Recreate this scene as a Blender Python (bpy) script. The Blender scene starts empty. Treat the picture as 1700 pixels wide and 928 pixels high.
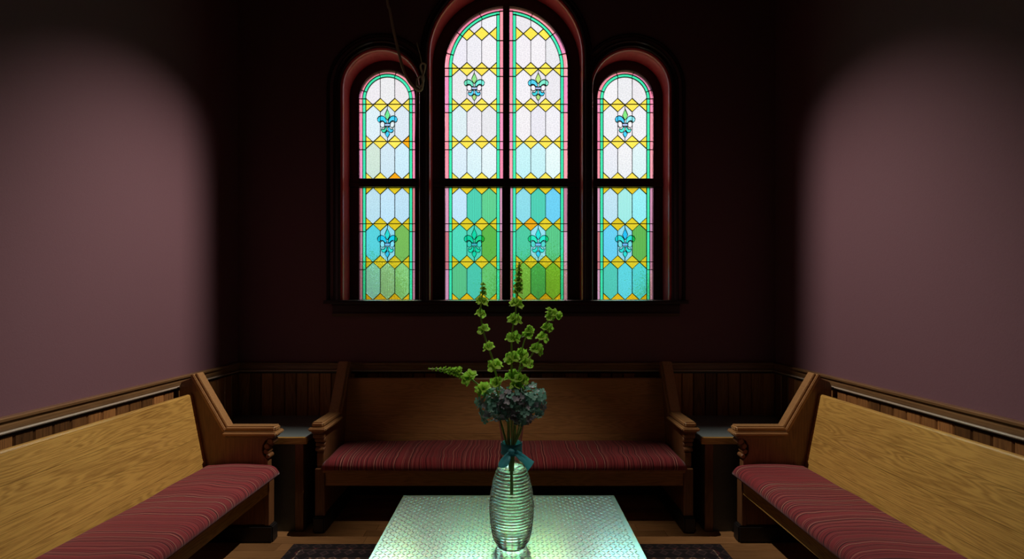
import bpy, bmesh, math, random
from mathutils import Vector, Matrix, noise

random.seed(7)
scn = bpy.context.scene
col = scn.collection
PI = math.pi

# ------------------------------------------------------------------ camera
F = 810.0            # focal length in pixels of the 1700 px wide frame
H = 1.45             # eye height
VPX, VPY = 849.0, 496.0
cam_d = bpy.data.cameras.new('camera')
cam_d.sensor_fit = 'HORIZONTAL'
cam_d.sensor_width = 36.0
cam_d.lens = 36.0 * F / 1700.0
cam_d.shift_x = (850.0 - VPX) / 1700.0
cam_d.shift_y = (VPY - 464.0) / 1700.0
cam_d.clip_start = 0.05
cam = bpy.data.objects.new('camera', cam_d)
cam.location = (0, 0, H)
cam.rotation_euler = (PI / 2, 0, 0)
col.objects.link(cam)
scn.camera = cam

# ------------------------------------------------------------------ view, world
vs = scn.view_settings
vs.view_transform = 'Standard'
vs.look = 'None'
vs.gamma = 1.0
vs.use_curve_mapping = False
vs.exposure = 0.0
scn.cycles.max_bounces = 14
scn.cycles.diffuse_bounces = 5
scn.cycles.glossy_bounces = 6
scn.cycles.transmission_bounces = 12
scn.cycles.transparent_max_bounces = 24
scn.cycles.sample_clamp_indirect = 6.0
scn.cycles.use_denoising = True

world = bpy.data.worlds.new('sky')
scn.world = world
world.use_nodes = True
wn = world.node_tree
wn.nodes.clear()
w_out = wn.nodes.new('ShaderNodeOutputWorld')
w_bg = wn.nodes.new('ShaderNodeBackground')
w_bg.inputs['Strength'].default_value = 1.13
w_tc = wn.nodes.new('ShaderNodeTexCoord')
w_sep = wn.nodes.new('ShaderNodeSeparateXYZ')
w_rmp = wn.nodes.new('ShaderNodeValToRGB')
cr = w_rmp.color_ramp
cr.elements[0].position = 0.0
cr.elements[0].color = (0.50, 0.78, 0.86, 1)
cr.elements[1].position = 0.30
cr.elements[1].color = (0.98, 0.97, 1.0, 1)
e = cr.elements.new(0.14)
e.color = (0.66, 0.90, 0.98, 1)
wn.links.new(w_tc.outputs['Generated'], w_sep.inputs[0])
wn.links.new(w_sep.outputs['Z'], w_rmp.inputs[0])
wn.links.new(w_rmp.outputs[0], w_bg.inputs['Color'])
wn.links.new(w_bg.outputs[0], w_out.inputs[0])

# veiled sun standing behind the windows, its light falls in through the stained glass
sun_d = bpy.data.lights.new('sun', 'SUN')
sun_d.energy = 13.0
sun_d.angle = math.radians(48)
sun_d.color = (1.0, 0.95, 0.96)
sun = bpy.data.objects.new('sun', sun_d)
sun.rotation_euler = (math.radians(-55), 0, 0)      # elevation 35 degrees, shining towards the viewer
col.objects.link(sun)

# unseen spotlights added to brighten the room: (lamp position, aim, watts, cone degrees, blend, colour); fixtures are built further down
FILL_SPOTS = [((0.85, 2.90, 4.38), (-2.03, 2.78, 1.00), 560.0, 44.0, 1.0, (1.0, 0.90, 0.82), 'aimed at the left pew'),
         ((-0.93, 2.90, 4.38), (1.96, 2.78, 1.00), 440.0, 44.0, 1.0, (1.0, 0.90, 0.82), 'aimed at the right pew'),
         ((-0.03, 0.95, 4.38), (-0.03, 2.35, 1.00), 200.0, 31.0, 1.0, (1.0, 0.88, 0.74), 'aimed at the vase and the back pew')]

# ------------------------------------------------------------------ helpers
def lin(c):
    return tuple((v / 255 / 12.92) if v / 255 <= 0.04045 else ((v / 255 + 0.055) / 1.055) ** 2.4 for v in c)

def P(px, py, Y):
    """photo pixel -> point of the plane at distance Y"""
    return Vector(((px - VPX) * Y / F, Y, H - (py - VPY) * Y / F))

def link(o, parent=None):
    col.objects.link(o)
    if parent is not None:
        o.parent = parent
    return o

def tag(o, label=None, cat=None, group=None, kind=None):
    if label: o['label'] = label
    if cat: o['category'] = cat
    if group: o['group'] = group
    if kind: o['kind'] = kind
    return o

def empty(name, loc=(0, 0, 0), rz=0.0, parent=None):
    o = bpy.data.objects.new(name, None)
    o.location = loc
    o.rotation_euler = (0, 0, rz)
    o.empty_display_size = 0.1
    return link(o, parent)

def mk(name, verts, faces, mat, parent=None, smooth=False, loc=None):
    me = bpy.data.meshes.new(name)
    me.from_pydata([tuple(v) for v in verts], [], faces)
    bm = bmesh.new()
    bm.from_mesh(me)
    bmesh.ops.recalc_face_normals(bm, faces=bm.faces)
    bm.to_mesh(me)
    bm.free()
    me.materials.append(mat)
    if smooth:
        me.polygons.foreach_set('use_smooth', [True] * len(me.polygons))
    o = bpy.data.objects.new(name, me)
    if loc is not None: o.location = loc
    return link(o, parent)

def use(name, me, parent=None, loc=(0, 0, 0), rot=None, mat4=None):
    o = bpy.data.objects.new(name, me)
    if mat4 is not None:
        o.matrix_local = mat4
    else:
        o.location = loc
        if rot is not None: o.rotation_euler = rot
    return link(o, parent)

class G:
    """geometry gatherer for ONE mesh"""
    def __init__(s): s.v = []; s.f = []
    def add(s, v, f):
        n = len(s.v)
        s.v += [tuple(a) for a in v]
        s.f += [tuple(i + n for i in q) for q in f]
        return s
    def box(s, x0, x1, y0, y1, z0, z1):
        v = [(x, y, z) for z in (z0, z1) for y in (y0, y1) for x in (x0, x1)]
        return s.add(v, [(0, 2, 3, 1), (4, 5, 7, 6), (0, 1, 5, 4), (2, 6, 7, 3), (0, 4, 6, 2), (1, 3, 7, 5)])
    def prism(s, poly, fn, d0, d1):
        """poly 2d, fn(a,b,d)->xyz"""
        n = len(poly)
        v = [fn(a, b, d0) for a, b in poly] + [fn(a, b, d1) for a, b in poly]
        f = [tuple(range(n))[::-1], tuple(range(n, 2 * n))]
        f += [(i, (i + 1) % n, n + (i + 1) % n, n + i) for i in range(n)]
        return s.add(v, f)
    def rings(s, rings, closed=True, caps=True):
        n = len(rings[0])
        v = [p for r in rings for p in r]
        f = []
        for i in range(len(rings) - 1):
            for j in range(n if closed else n - 1):
                k = (j + 1) % n
                f.append((i * n + j, i * n + k, (i + 1) * n + k, (i + 1) * n + j))
        if caps:
            f.append(tuple(range(n))[::-1])
            f.append(tuple(range((len(rings) - 1) * n, len(rings) * n)))
        return s.add(v, f)
    def tube(s, pts, rad, n=8):
        pts = [Vector(p) for p in pts]
        if not hasattr(rad, '__len__'): rad = [rad] * len(pts)
        up = Vector((0.13, 0.97, 0.2))
        rings = []
        for i, p in enumerate(pts):
            t = (pts[min(i + 1, len(pts) - 1)] - pts[max(i - 1, 0)]).normalized()
            a = t.cross(up)
            if a.length < 1e-3: a = t.cross(Vector((1, 0, 0)))
            a.normalize()
            b = a.cross(t).normalized()
            rings.append([p + (a * math.cos(2 * PI * j / n) + b * math.sin(2 * PI * j / n)) * rad[i] for j in range(n)])
        return s.rings(rings)
    def lathe(s, prof, n=40, c=(0, 0, 0), caps=True):
        rings = [[(c[0] + r * math.cos(2 * PI * j / n), c[1] + r * math.sin(2 * PI * j / n), c[2] + z) for j in range(n)] for r, z in prof]
        return s.rings(rings, True, caps)
    def mk(s, name, mat, parent=None, smooth=False, bevel=0, seg=1, loc=None):
        o = mk(name, s.v, s.f, mat, parent, smooth, loc)
        if bevel:
            bm = bmesh.new()
            bm.from_mesh(o.data)
            bmesh.ops.bevel(bm, geom=[e for e in bm.edges if e.is_manifold and e.calc_face_angle(0) > 0.5], offset=bevel, segments=seg, affect='EDGES', clamp_overlap=True)
            bm.to_mesh(o.data)
            bm.free()
        return o

def spline(pts, k=6):
    """Catmull-Rom through points"""
    pts = [Vector(p) for p in pts]
    out = []
    for i in range(len(pts) - 1):
        p0, p1, p2, p3 = pts[max(i - 1, 0)], pts[i], pts[i + 1], pts[min(i + 2, len(pts) - 1)]
        for j in range(k):
            t = j / k
            out.append(0.5 * ((2 * p1) + (p2 - p0) * t + (2 * p0 - 5 * p1 + 4 * p2 - p3) * t * t + (3 * p1 - p0 - 3 * p2 + p3) * t ** 3))
    out.append(pts[-1])
    return out

# ------------------------------------------------------------------ materials
def mat_base(name):
    m = bpy.data.materials.new(name)
    m.use_nodes = True
    nt = m.node_tree
    b = nt.nodes['Principled BSDF']
    return m, nt, b

def plain(name, color, rough=0.5, metal=0.0, spec=0.5, bump=0.0, bscale=60.0, var=0.0):
    m, nt, b = mat_base(name)
    b.inputs['Base Color'].default_value = (*color, 1)
    b.inputs['Roughness'].default_value = rough
    b.inputs['Metallic'].default_value = metal
    b.inputs['Specular IOR Level'].default_value = spec
    tc = nt.nodes.new('ShaderNodeTexCoord')
    nz = nt.nodes.new('ShaderNodeTexNoise')
    nz.inputs['Scale'].default_value = bscale
    nz.inputs['Detail'].default_value = 4
    nt.links.new(tc.outputs['Object'], nz.inputs['Vector'])
    if var:
        mx = nt.nodes.new('ShaderNodeMix'); mx.data_type = 'RGBA'
        mx.inputs[6].default_value = (*[c * (1 - var) for c in color], 1)
        mx.inputs[7].default_value = (*[min(1, c * (1 + var)) for c in color], 1)
        nt.links.new(nz.outputs['Fac'], mx.inputs[0])
        nt.links.new(mx.outputs[2], b.inputs['Base Color'])
    if bump:
        bp = nt.nodes.new('ShaderNodeBump')
        bp.inputs['Strength'].default_value = bump
        bp.inputs['Distance'].default_value = 0.002
        nt.links.new(nz.outputs['Fac'], bp.inputs['Height'])
        nt.links.new(bp.outputs[0], b.inputs['Normal'])
    return m

def wood(name, light, dark, axis=0, rough=0.35, scale=1.0, vary=0.0, coat=0.0, cathedral=1.0):
    """oak-like grain running along a local axis"""
    m, nt, b = mat_base(name)
    L = nt.links.new
    tc = nt.nodes.new('ShaderNodeTexCoord')
    oi = nt.nodes.new('ShaderNodeObjectInfo')
    off = nt.nodes.new('ShaderNodeVectorMath'); off.operation = 'SCALE'
    off.inputs[0].default_value = (3.7, 5.1, 7.3)
    L(oi.outputs['Random'], off.inputs['Scale'])
    ad = nt.nodes.new('ShaderNodeVectorMath'); ad.operation = 'ADD'
    L(tc.outputs['Object'], ad.inputs[0]); L(off.outputs[0], ad.inputs[1])
    def mapped(sc_along, sc_across):
        mp = nt.nodes.new('ShaderNodeMapping')
        s = [sc_across] * 3; s[axis] = sc_along
        mp.inputs['Scale'].default_value = s
        L(ad.outputs[0], mp.inputs['Vector'])
        return mp
    # growth rings: iso-lines of stretched noise
    n1 = nt.nodes.new('ShaderNodeTexNoise')
    n1.inputs['Scale'].default_value = 1.0 * scale
    n1.inputs['Detail'].default_value = 2
    n1.inputs['Roughness'].default_value = 0.4
    L(mapped(0.75, 8.0).outputs[0], n1.inputs['Vector'])
    mul = nt.nodes.new('ShaderNodeMath'); mul.operation = 'MULTIPLY'
    mul.inputs[1].default_value = 120.0
    L(n1.outputs['Fac'], mul.inputs[0])
    sn = nt.nodes.new('ShaderNodeMath'); sn.operation = 'SINE'
    L(mul.outputs[0], sn.inputs[0])
    # fine pores
    n2 = nt.nodes.new('ShaderNodeTexNoise')
    n2.inputs['Scale'].default_value = 1.0 * scale
    n2.inputs['Detail'].default_value = 6
    n2.inputs['Roughness'].default_value = 0.65
    L(mapped(8, 190).outputs[0], n2.inputs['Vector'])
    n3 = nt.nodes.new('ShaderNodeTexNoise')
    n3.inputs['Scale'].default_value = 1.0
    n3.inputs['Detail'].default_value = 3
    L(mapped(1.2, 3.0).outputs[0], n3.inputs['Vector'])
    a1 = nt.nodes.new('ShaderNodeMath'); a1.operation = 'MULTIPLY_ADD'
    a1.inputs[1].default_value = 0.11 * cathedral
    L(sn.outputs[0], a1.inputs[0]); L(n2.outputs['Fac'], a1.inputs[2])
    a2 = nt.nodes.new('ShaderNodeMath'); a2.operation = 'MULTIPLY_ADD'
    a2.inputs[1].default_value = 0.55
    L(n3.outputs['Fac'], a2.inputs[0]); L(a1.outputs[0], a2.inputs[2])
    rp = nt.nodes.new('ShaderNodeValToRGB')
    rp.color_ramp.elements[0].position = 0.42
    rp.color_ramp.elements[0].color = (*dark, 1)
    rp.color_ramp.elements[1].position = 0.92
    rp.color_ramp.elements[1].color = (*light, 1)
    L(a2.outputs[0], rp.inputs[0])
    outc = rp.outputs[0]
    if vary:
        mr = nt.nodes.new('ShaderNodeMapRange')
        mr.inputs['To Min'].default_value = 1 - vary
        mr.inputs['To Max'].default_value = 1 + vary
        L(oi.outputs['Random'], mr.inputs[0])
        vm = nt.nodes.new('ShaderNodeVectorMath'); vm.operation = 'SCALE'
        L(outc, vm.inputs[0]); L(mr.outputs[0], vm.inputs['Scale'])
        outc = vm.outputs[0]
    L(outc, b.inputs['Base Color'])
    b.inputs['Roughness'].default_value = rough
    b.inputs['Coat Weight'].default_value = coat
    b.inputs['Coat Roughness'].default_value = 0.25
    bp = nt.nodes.new('ShaderNodeBump')
    bp.inputs['Strength'].default_value = 0.15
    bp.inputs['Distance'].default_value = 0.001
    L(a1.outputs[0], bp.inputs['Height']); L(bp.outputs[0], b.inputs['Normal'])
    return m

M = {}
M['plum'] = plain('plum wall paint', (0.178, 0.088, 0.104), 0.75, spec=0.25, bump=0.25, bscale=140, var=0.06)
M['ceiling'] = plain('dark ceiling paint', (0.10, 0.08, 0.08), 0.9)
M['trim'] = plain('mahogany window paint', (0.030, 0.014, 0.014), 0.35, bump=0.1, bscale=40)
M['jamb'] = plain('oxblood varnish', (0.70, 0.07, 0.09), 0.30, bump=0.08, bscale=30, var=0.15)
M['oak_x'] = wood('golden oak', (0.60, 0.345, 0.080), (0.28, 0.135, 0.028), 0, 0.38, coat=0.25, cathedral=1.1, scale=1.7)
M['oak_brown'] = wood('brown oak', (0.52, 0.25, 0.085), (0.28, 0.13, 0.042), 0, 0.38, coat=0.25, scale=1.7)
M['oak_end'] = wood('brown oak end', (0.23, 0.100, 0.036), (0.10, 0.040, 0.015), 2, 0.36, coat=0.2, cathedral=0.6)
M['oak_cap'] = wood('oak moulding', (0.42, 0.22, 0.085), (0.22, 0.10, 0.035), 1, 0.34, coat=0.2, cathedral=0.4)
M['foot'] = plain('black painted foot', (0.012, 0.010, 0.009), 0.5)
M['board'] = wood('wainscot pine', (0.30, 0.130, 0.038), (0.085, 0.034, 0.012), 2, 0.42, vary=0.65, cathedral=0.7)
M['rail'] = wood('rail oak', (0.26, 0.14, 0.058), (0.12, 0.06, 0.026), 0, 0.3, coat=0.3, cathedral=0.4)
M['rail_y'] = wood('rail oak side', (0.26, 0.14, 0.058), (0.12, 0.06, 0.026), 1, 0.3, coat=0.3, cathedral=0.4)
M['bead'] = plain('polished pale bead', (0.42, 0.34, 0.25), 0.22, var=0.1)  # paler than the rail: the window highlight is put into its colour
M['rail_dark'] = plain('dark rail cove', (0.022, 0.014, 0.010), 0.3)
M['plank'] = wood('floor maple', (0.40, 0.20, 0.075), (0.22, 0.10, 0.035), 0, 0.3, vary=0.25, coat=0.2, cathedral=0.5)
M['laminate'] = plain('grey green laminate', (0.20, 0.24, 0.23), 0.35, var=0.05)
M['panel_grey'] = plain('grey green panel', (0.10, 0.115, 0.105), 0.6, var=0.2, bscale=30)
M['lead'] = plain('lead came', (0.018, 0.022, 0.024), 0.55)
M['iron'] = plain('iron bar', (0.02, 0.015, 0.014), 0.5)
M['metal'] = plain('bright aluminium plate', (0.84, 0.87, 0.86), 0.25, metal=1.0, bump=0.05, bscale=90)
M['lug'] = plain('polished tread lug', (0.86, 0.88, 0.87), 0.26, metal=1.0)
M['rope'] = plain('old hemp rope', (0.50, 0.42, 0.29), 0.9, bump=0.6, bscale=300, var=0.35)
M['lampblack'] = plain('lamp black metal', (0.02, 0.02, 0.02), 0.4, metal=0.6)

def leafy(name, c1, c2, transl=0.35, scale=35):
    m, nt, b = mat_base(name)
    L = nt.links.new
    oi = nt.nodes.new('ShaderNodeObjectInfo')
    tc = nt.nodes.new('ShaderNodeTexCoord')
    nz = nt.nodes.new('ShaderNodeTexNoise'); nz.inputs['Scale'].default_value = scale
    L(tc.outputs['Object'], nz.inputs['Vector'])
    av = nt.nodes.new('ShaderNodeMath'); av.operation = 'MULTIPLY_ADD'
    av.inputs[1].default_value = 0.55
    L(oi.outputs['Random'], av.inputs[0])
    hm = nt.nodes.new('ShaderNodeMath'); hm.operation = 'MULTIPLY'; hm.inputs[1].default_value = 0.45
    L(nz.outputs['Fac'], hm.inputs[0]); L(hm.outputs[0], av.inputs[2])
    mx = nt.nodes.new('ShaderNodeMix'); mx.data_type = 'RGBA'
    mx.inputs[6].default_value = (*c1, 1); mx.inputs[7].default_value = (*c2, 1)
    L(av.outputs[0], mx.inputs[0])
    L(mx.outputs[2], b.inputs['Base Color'])
    b.inputs['Roughness'].default_value = 0.5
    tr = nt.nodes.new('ShaderNodeBsdfTranslucent')
    L(mx.outputs[2], tr.inputs['Color'])
    ms = nt.nodes.new('ShaderNodeMixShader'); ms.inputs[0].default_value = transl
    L(b.outputs[0], ms.inputs[1]); L(tr.outputs[0], ms.inputs[2])
    L(ms.outputs[0], nt.nodes['Material Output'].inputs['Surface'])
    return m
M['bell'] = leafy('bell calyx green', (0.20, 0.40, 0.035), (0.46, 0.70, 0.09), 0.5)
M['stem'] = leafy('stem green', (0.30, 0.42, 0.10), (0.44, 0.55, 0.16), 0.2)
M['hyd_teal'] = leafy('hydrangea teal', (0.04, 0.13, 0.10), (0.20, 0.42, 0.35), 0.25)
M['hyd_mauve'] = leafy('hydrangea mauve', (0.10, 0.10, 0.12), (0.24, 0.22, 0.27), 0.25)
M['bush'] = leafy('bush leaves', (0.10, 0.28, 0.04), (0.28, 0.52, 0.10), 0.2, 3)
M['lawn'] = plain('lawn', (0.16, 0.30, 0.07), 0.9, var=0.4, bscale=3)

# stained glass: one material, the tint is each pane's own colour
def glass_pane(name, reeded=False):
    m = bpy.data.materials.new(name)
    m.use_nodes = True
    nt = m.node_tree
    nt.nodes.clear()
    L = nt.links.new
    out = nt.nodes.new('ShaderNodeOutputMaterial')
    oi = nt.nodes.new('ShaderNodeObjectInfo')
    tc = nt.nodes.new('ShaderNodeTexCoord')
    if reeded:
        tx = nt.nodes.new('ShaderNodeTexWave')
        tx.bands_direction = 'X'
        tx.inputs['Scale'].default_value = 26
        tx.inputs['Distortion'].default_value = 0.8
        fac = tx.outputs['Fac']; lo, hi = 0.80, 1.08
    else:
        tx = nt.nodes.new('ShaderNodeTexNoise')
        tx.inputs['Scale'].default_value = 150
        tx.inputs['Detail'].default_value = 2
        fac = tx.outputs['Fac']; lo, hi = 0.78, 1.18
    L(tc.outputs['Object'], tx.inputs['Vector'])
    mr = nt.nodes.new('ShaderNodeMapRange')
    mr.inputs['To Min'].default_value = lo; mr.inputs['To Max'].default_value = hi
    L(fac, mr.inputs[0])
    sc = nt.nodes.new('ShaderNodeVectorMath'); sc.operation = 'SCALE'
    L(oi.outputs['Color'], sc.inputs[0]); L(mr.outputs[0], sc.inputs['Scale'])
    mn = nt.nodes.new('ShaderNodeVectorMath'); mn.operation = 'MINIMUM'
    mn.inputs[1].default_value = (1, 1, 1)
    L(sc.outputs[0], mn.inputs[0])
    tp = nt.nodes.new('ShaderNodeBsdfTransparent')
    tl = nt.nodes.new('ShaderNodeBsdfTranslucent')
    L(mn.outputs[0], tp.inputs['Color']); L(mn.outputs[0], tl.inputs['Color'])
    ms = nt.nodes.new('ShaderNodeMixShader')
    ms.inputs[0].default_value = 0.085
    L(tp.outputs[0], ms.inputs[1]); L(tl.outputs[0], ms.inputs[2])
    gl = nt.nodes.new('ShaderNodeBsdfGlossy')
    gl.inputs['Roughness'].default_value = 0.15
    m2 = nt.nodes.new('ShaderNodeMixShader')
    m2.inputs[0].default_value = 0.03
    L(ms.outputs[0], m2.inputs[1]); L(gl.outputs[0], m2.inputs[2])
    L(m2.outputs[0], out.inputs['Surface'])
    return m
M['pane'] = glass_pane('stained glass hammered')
M['pane_reeded'] = glass_pane('stained glass reeded', True)

def fabric():
    m, nt, b = mat_base('striped red fabric')
    L = nt.links.new
    tc = nt.nodes.new('ShaderNodeTexCoord')
    wob = nt.nodes.new('ShaderNodeTexNoise')
    wob.inputs['Scale'].default_value = 3.2
    wob.inputs['Detail'].default_value = 2
    L(tc.outputs['Object'], wob.inputs['Vector'])
    sx = nt.nodes.new('ShaderNodeSeparateXYZ')
    L(tc.outputs['Object'], sx.inputs[0])
    ma = nt.nodes.new('ShaderNodeMath'); ma.operation = 'MULTIPLY_ADD'
    ma.inputs[1].default_value = 0.075
    L(wob.outputs['Fac'], ma.inputs[0]); L(sx.outputs['X'], ma.inputs[2])
    n1 = nt.nodes.new('ShaderNodeTexNoise'); n1.noise_dimensions = '1D'
    n1.inputs['Scale'].default_value = 135
    n1.inputs['Detail'].default_value = 2
    L(ma.outputs[0], n1.inputs['W'])
    rp = nt.nodes.new('ShaderNodeValToRGB')
    r = rp.color_ramp
    r.elements[0].position = 0.22; r.elements[0].color = (0.045, 0.006, 0.009, 1)
    r.elements[1].position = 0.82; r.elements[1].color = (0.50, 0.30, 0.19, 1)
    for p, c in ((0.40, (0.09, 0.009, 0.013)), (0.47, (0.24, 0.024, 0.030)), (0.55, (0.30, 0.040, 0.042)), (0.60, (0.12, 0.012, 0.016)), (0.68, (0.36, 0.11, 0.09))):
        el = r.elements.new(p); el.color = (*c, 1)
    L(n1.outputs['Fac'], rp.inputs[0])
    L(rp.outputs[0], b.inputs['Base Color'])
    b.inputs['Roughness'].default_value = 0.85
    b.inputs['Specular IOR Level'].default_value = 0.2
    b.inputs['Sheen Weight'].default_value = 0.15
    nf = nt.nodes.new('ShaderNodeTexNoise'); nf.inputs['Scale'].default_value = 500
    L(tc.outputs['Object'], nf.inputs['Vector'])
    bp = nt.nodes.new('ShaderNodeBump'); bp.inputs['Strength'].default_value = 0.25; bp.inputs['Distance'].default_value = 0.001
    L(nf.outputs['Fac'], bp.inputs['Height']); L(bp.outputs[0], b.inputs['Normal'])
    return m
M['fabric'] = fabric()

def clear_glass(name, ior, color=(1, 1, 1), rough=0.0):
    m = bpy.data.materials.new(name); m.use_nodes = True
    nt = m.node_tree; nt.nodes.clear()
    o = nt.nodes.new('ShaderNodeOutputMaterial')
    g = nt.nodes.new('ShaderNodeBsdfGlass')
    g.inputs['IOR'].default_value = ior
    g.inputs['Roughness'].default_value = rough
    g.inputs['Color'].default_value = (*color, 1)
    nt.links.new(g.outputs[0], o.inputs['Surface'])
    return m
M['glass'] = clear_glass('clear vase glass', 1.45, (0.96, 0.99, 0.97))
M['water'] = clear_glass('vase water', 1.33, (0.97, 0.99, 0.97))

def ribbon_mat():
    m, nt, b = mat_base('sheer teal ribbon')
    L = nt.links.new
    b.inputs['Base Color'].default_value = (0.09, 0.38, 0.46, 1)
    b.inputs['Roughness'].default_value = 0.4
    tl = nt.nodes.new('ShaderNodeBsdfTranslucent'); tl.inputs['Color'].default_value = (0.16, 0.55, 0.62, 1)
    tp = nt.nodes.new('ShaderNodeBsdfTransparent'); tp.inputs['Color'].default_value = (0.45, 0.85, 0.9, 1)
    a = nt.nodes.new('ShaderNodeMixShader'); a.inputs[0].default_value = 0.45
    c = nt.nodes.new('ShaderNodeMixShader'); c.inputs[0].default_value = 0.25
    L(b.outputs[0], a.inputs[1]); L(tl.outputs[0], a.inputs[2])
    L(a.outputs[0], c.inputs[1]); L(tp.outputs[0], c.inputs[2])
    L(c.outputs[0], nt.nodes['Material Output'].inputs['Surface'])
    return m
M['ribbon'] = ribbon_mat()

# ------------------------------------------------------------------ the room
WL, WR = -2.03, 1.96           # side walls
WB = 3.62                      # back wall
WF = -3.0                      # wall behind the camera
CEIL = 4.6
XC = -0.04                     # axis of the windows
YG = 3.80                      # plane of the stained glass
PX = YG / F

# arched openings: centre x, half width, spring height
SILL = H + (VPY - 498) * PX
OPEN = [(XC - 0.924, 0.290, 3.007), (XC, 0.572, 3.245), (XC + 0.924, 0.290, 3.007)]

def arch_path(cx, r, zs, z0, n=28):
    """bottom left, up, over the arch, down to bottom right; with outward normals"""
    pts = [((cx - r, z0), (-1, 0))]
    for i in range(n + 1):
        a = PI - PI * i / n
        pts.append(((cx + r * math.cos(a), zs + r * math.sin(a)), (math.cos(a), math.sin(a))))
    pts.append(((cx + r, z0), (1, 0)))
    return pts

def arch_sweep(cx, r, zs, z0, prof, n=28):
    """sweep a closed profile [(outward offset, y)] along the arch"""
    g = G()
    rings = []
    for (x, z), (nx, nz) in arch_path(cx, r, zs, z0, n):
        rings.append([(x + nx * o, y, z + nz * o) for o, y in prof])
    return g.rings(rings)

def wall_with_holes():
    bm = bmesh.new()
    loops = [[(WL - 0.2, 0), (WR + 0.2, 0), (WR + 0.2, CEIL), (WL - 0.2, CEIL)]]
    for cx, r, zs in OPEN:
        loops.append([p for p, _ in arch_path(cx, r, zs, SILL - 0.01)])
    edges = []
    for lp in loops:
        vv = [bm.verts.new((x, WB, z)) for x, z in lp]
        for i in range(len(vv)):
            edges.append(bm.edges.new((vv[i], vv[(i + 1) % len(vv)])))
    bmesh.ops.triangle_fill(bm, use_beauty=True, use_dissolve=False, edges=edges)
    ret = bmesh.ops.extrude_face_region(bm, geom=list(bm.faces))
    bmesh.ops.translate(bm, vec=(0, 0.26, 0), verts=[v for v in ret['geom'] if isinstance(v, bmesh.types.BMVert)])
    bmesh.ops.recalc_face_normals(bm, faces=bm.faces)
    me = bpy.data.meshes.new('wall_back')
    bm.to_mesh(me); bm.free()
    me.materials.append(M['plum'])
    return link(bpy.data.objects.new('wall_back', me))
wall_back = tag(wall_with_holes(), 'dark plum back wall around the three arched windows', kind='structure')
wall_left = tag(G().box(WL - 0.15, WL, WF, WB, 0, CEIL).mk('wall_left', M['plum']), 'plum painted wall behind the left pew', kind='structure')
wall_right = tag(G().box(WR, WR + 0.15, WF, WB, 0, CEIL).mk('wall_right', M['plum']), 'plum painted wall behind the right pew', kind='structure')
tag(G().box(WL - 0.15, WR + 0.15, WF - 0.15, WF, 0, CEIL).mk('wall_front', M['plum']), 'plum wall behind the viewer', kind='structure')
tag(G().box(WL - 0.2, WR + 0.2, WF - 0.2, WB + 0.26, CEIL, CEIL + 0.15).mk('ceiling', M['ceiling']), 'dark ceiling above the room', kind='structure')
floor = tag(G().box(WL - 0.15, WR + 0.15, WF - 0.15, WB + 0.26, -0.15, -0.012).mk('floor', M['foot']), 'wooden plank floor under the pews', kind='structure')
# floor planks
pw = 0.083
row = 0
y = 0.9
while y < WB - 0.01:
    x = WL + 0.002
    first = random.uniform(0.5, 1.6)
    while x < WR - 0.02:
        x1 = min(WR - 0.002, x + first)
        if WR - x1 < 0.3: x1 = WR - 0.002
        first = random.uniform(1.1, 1.9)
        o = G().box(0.0008, x1 - x - 0.0008, 0.001, pw - 0.001, -0.012, 0.0).mk('floor_plank', M['plank'], floor, bevel=0.0012, loc=(x, y, 0))
        x = x1
    y += pw
tag(G().box(WL, WR, WF, 0.9, -0.012, 0).mk('floor_plank_field', M['plank'], floor), kind='stuff')

# wainscot boards, each a board of its own
BW = 0.0855
def wains_board_mesh(w):
    b = 0.006
    prof = [(0, 0), (0, 0.009), (b, 0.016), (w - b, 0.016), (w, 0.009), (w, 0)]
    return prof
def board(parent, fn, w):
    o = G().prism(wains_board_mesh(w - 0.002), fn, 0.09, 0.915)
    return o
nb = int((WR - WL) / BW)
for i in range(nb):
    x = WL + 0.01 + i * (WR - WL - 0.02) / nb
    G().prism(wains_board_mesh((WR - WL - 0.02) / nb - 0.0015), lambda a, b_, d: (a, -b_, d), 0.09, 0.915).mk('wainscot_board', M['board'], wall_back, loc=(x, WB, 0))
for side, wall in ((0, wall_left), (1, wall_right)):
    yy = 0.95
    while yy + BW < WB - 0.018:
        if side == 0:
            G().prism(wains_board_mesh(BW - 0.0015), lambda a, b_, d: (b_, a, d), 0.09, 0.915).mk('wainscot_board', M['board'], wall, loc=(WL, yy, 0))
        else:
            G().prism(wains_board_mesh(BW - 0.0015), lambda a, b_, d: (-b_, a, d), 0.09, 0.915).mk('wainscot_board', M['board'], wall, loc=(WR, yy, 0))
        yy += BW

# chair rails (cap, fascia, dark cove, bead)
def rail_profiles():
    fascia = [(0, 0.925), (0.020, 0.925), (0.024, 0.945), (0.022, 0.962), (0.034, 0.966), (0.036, 0.976), (0.030, 0.980), (0, 0.980)]
    cove = [(0, 0.899), (0.017, 0.899), (0.019, 0.907), (0.030, 0.912), (0.030, 0.925), (0, 0.925)]
    bead = [(0.028, 0.914), (0.034, 0.915), (0.037, 0.920), (0.034, 0.925), (0.028, 0.926)]
    return fascia, cove, bead
fa, cv, bd = rail_profiles()
for nm, fn, d0, d1, lab, mt in (
        ('trim_1', lambda a, b_, d: (d, WB - a, b_), WL, WR, 'moulded oak chair rail along the back wall', 'rail'),
        ('trim_2', lambda a, b_, d: (WL + a, d, b_), 0.4, WB, 'moulded oak chair rail on the left plum wall', 'rail_y'),
        ('trim_3', lambda a, b_, d: (WR - a, d, b_), 0.4, WB, 'moulded oak chair rail on the right plum wall', 'rail_y')):
    t = tag(G().prism(fa, fn, d0, d1).mk(nm, M[mt]), lab, kind='structure')
    G().prism(cv, fn, d0, d1).mk('cove', M['rail_dark'], t)
    G().prism(bd, fn, d0, d1).mk('bead', M['bead'], t)
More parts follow.
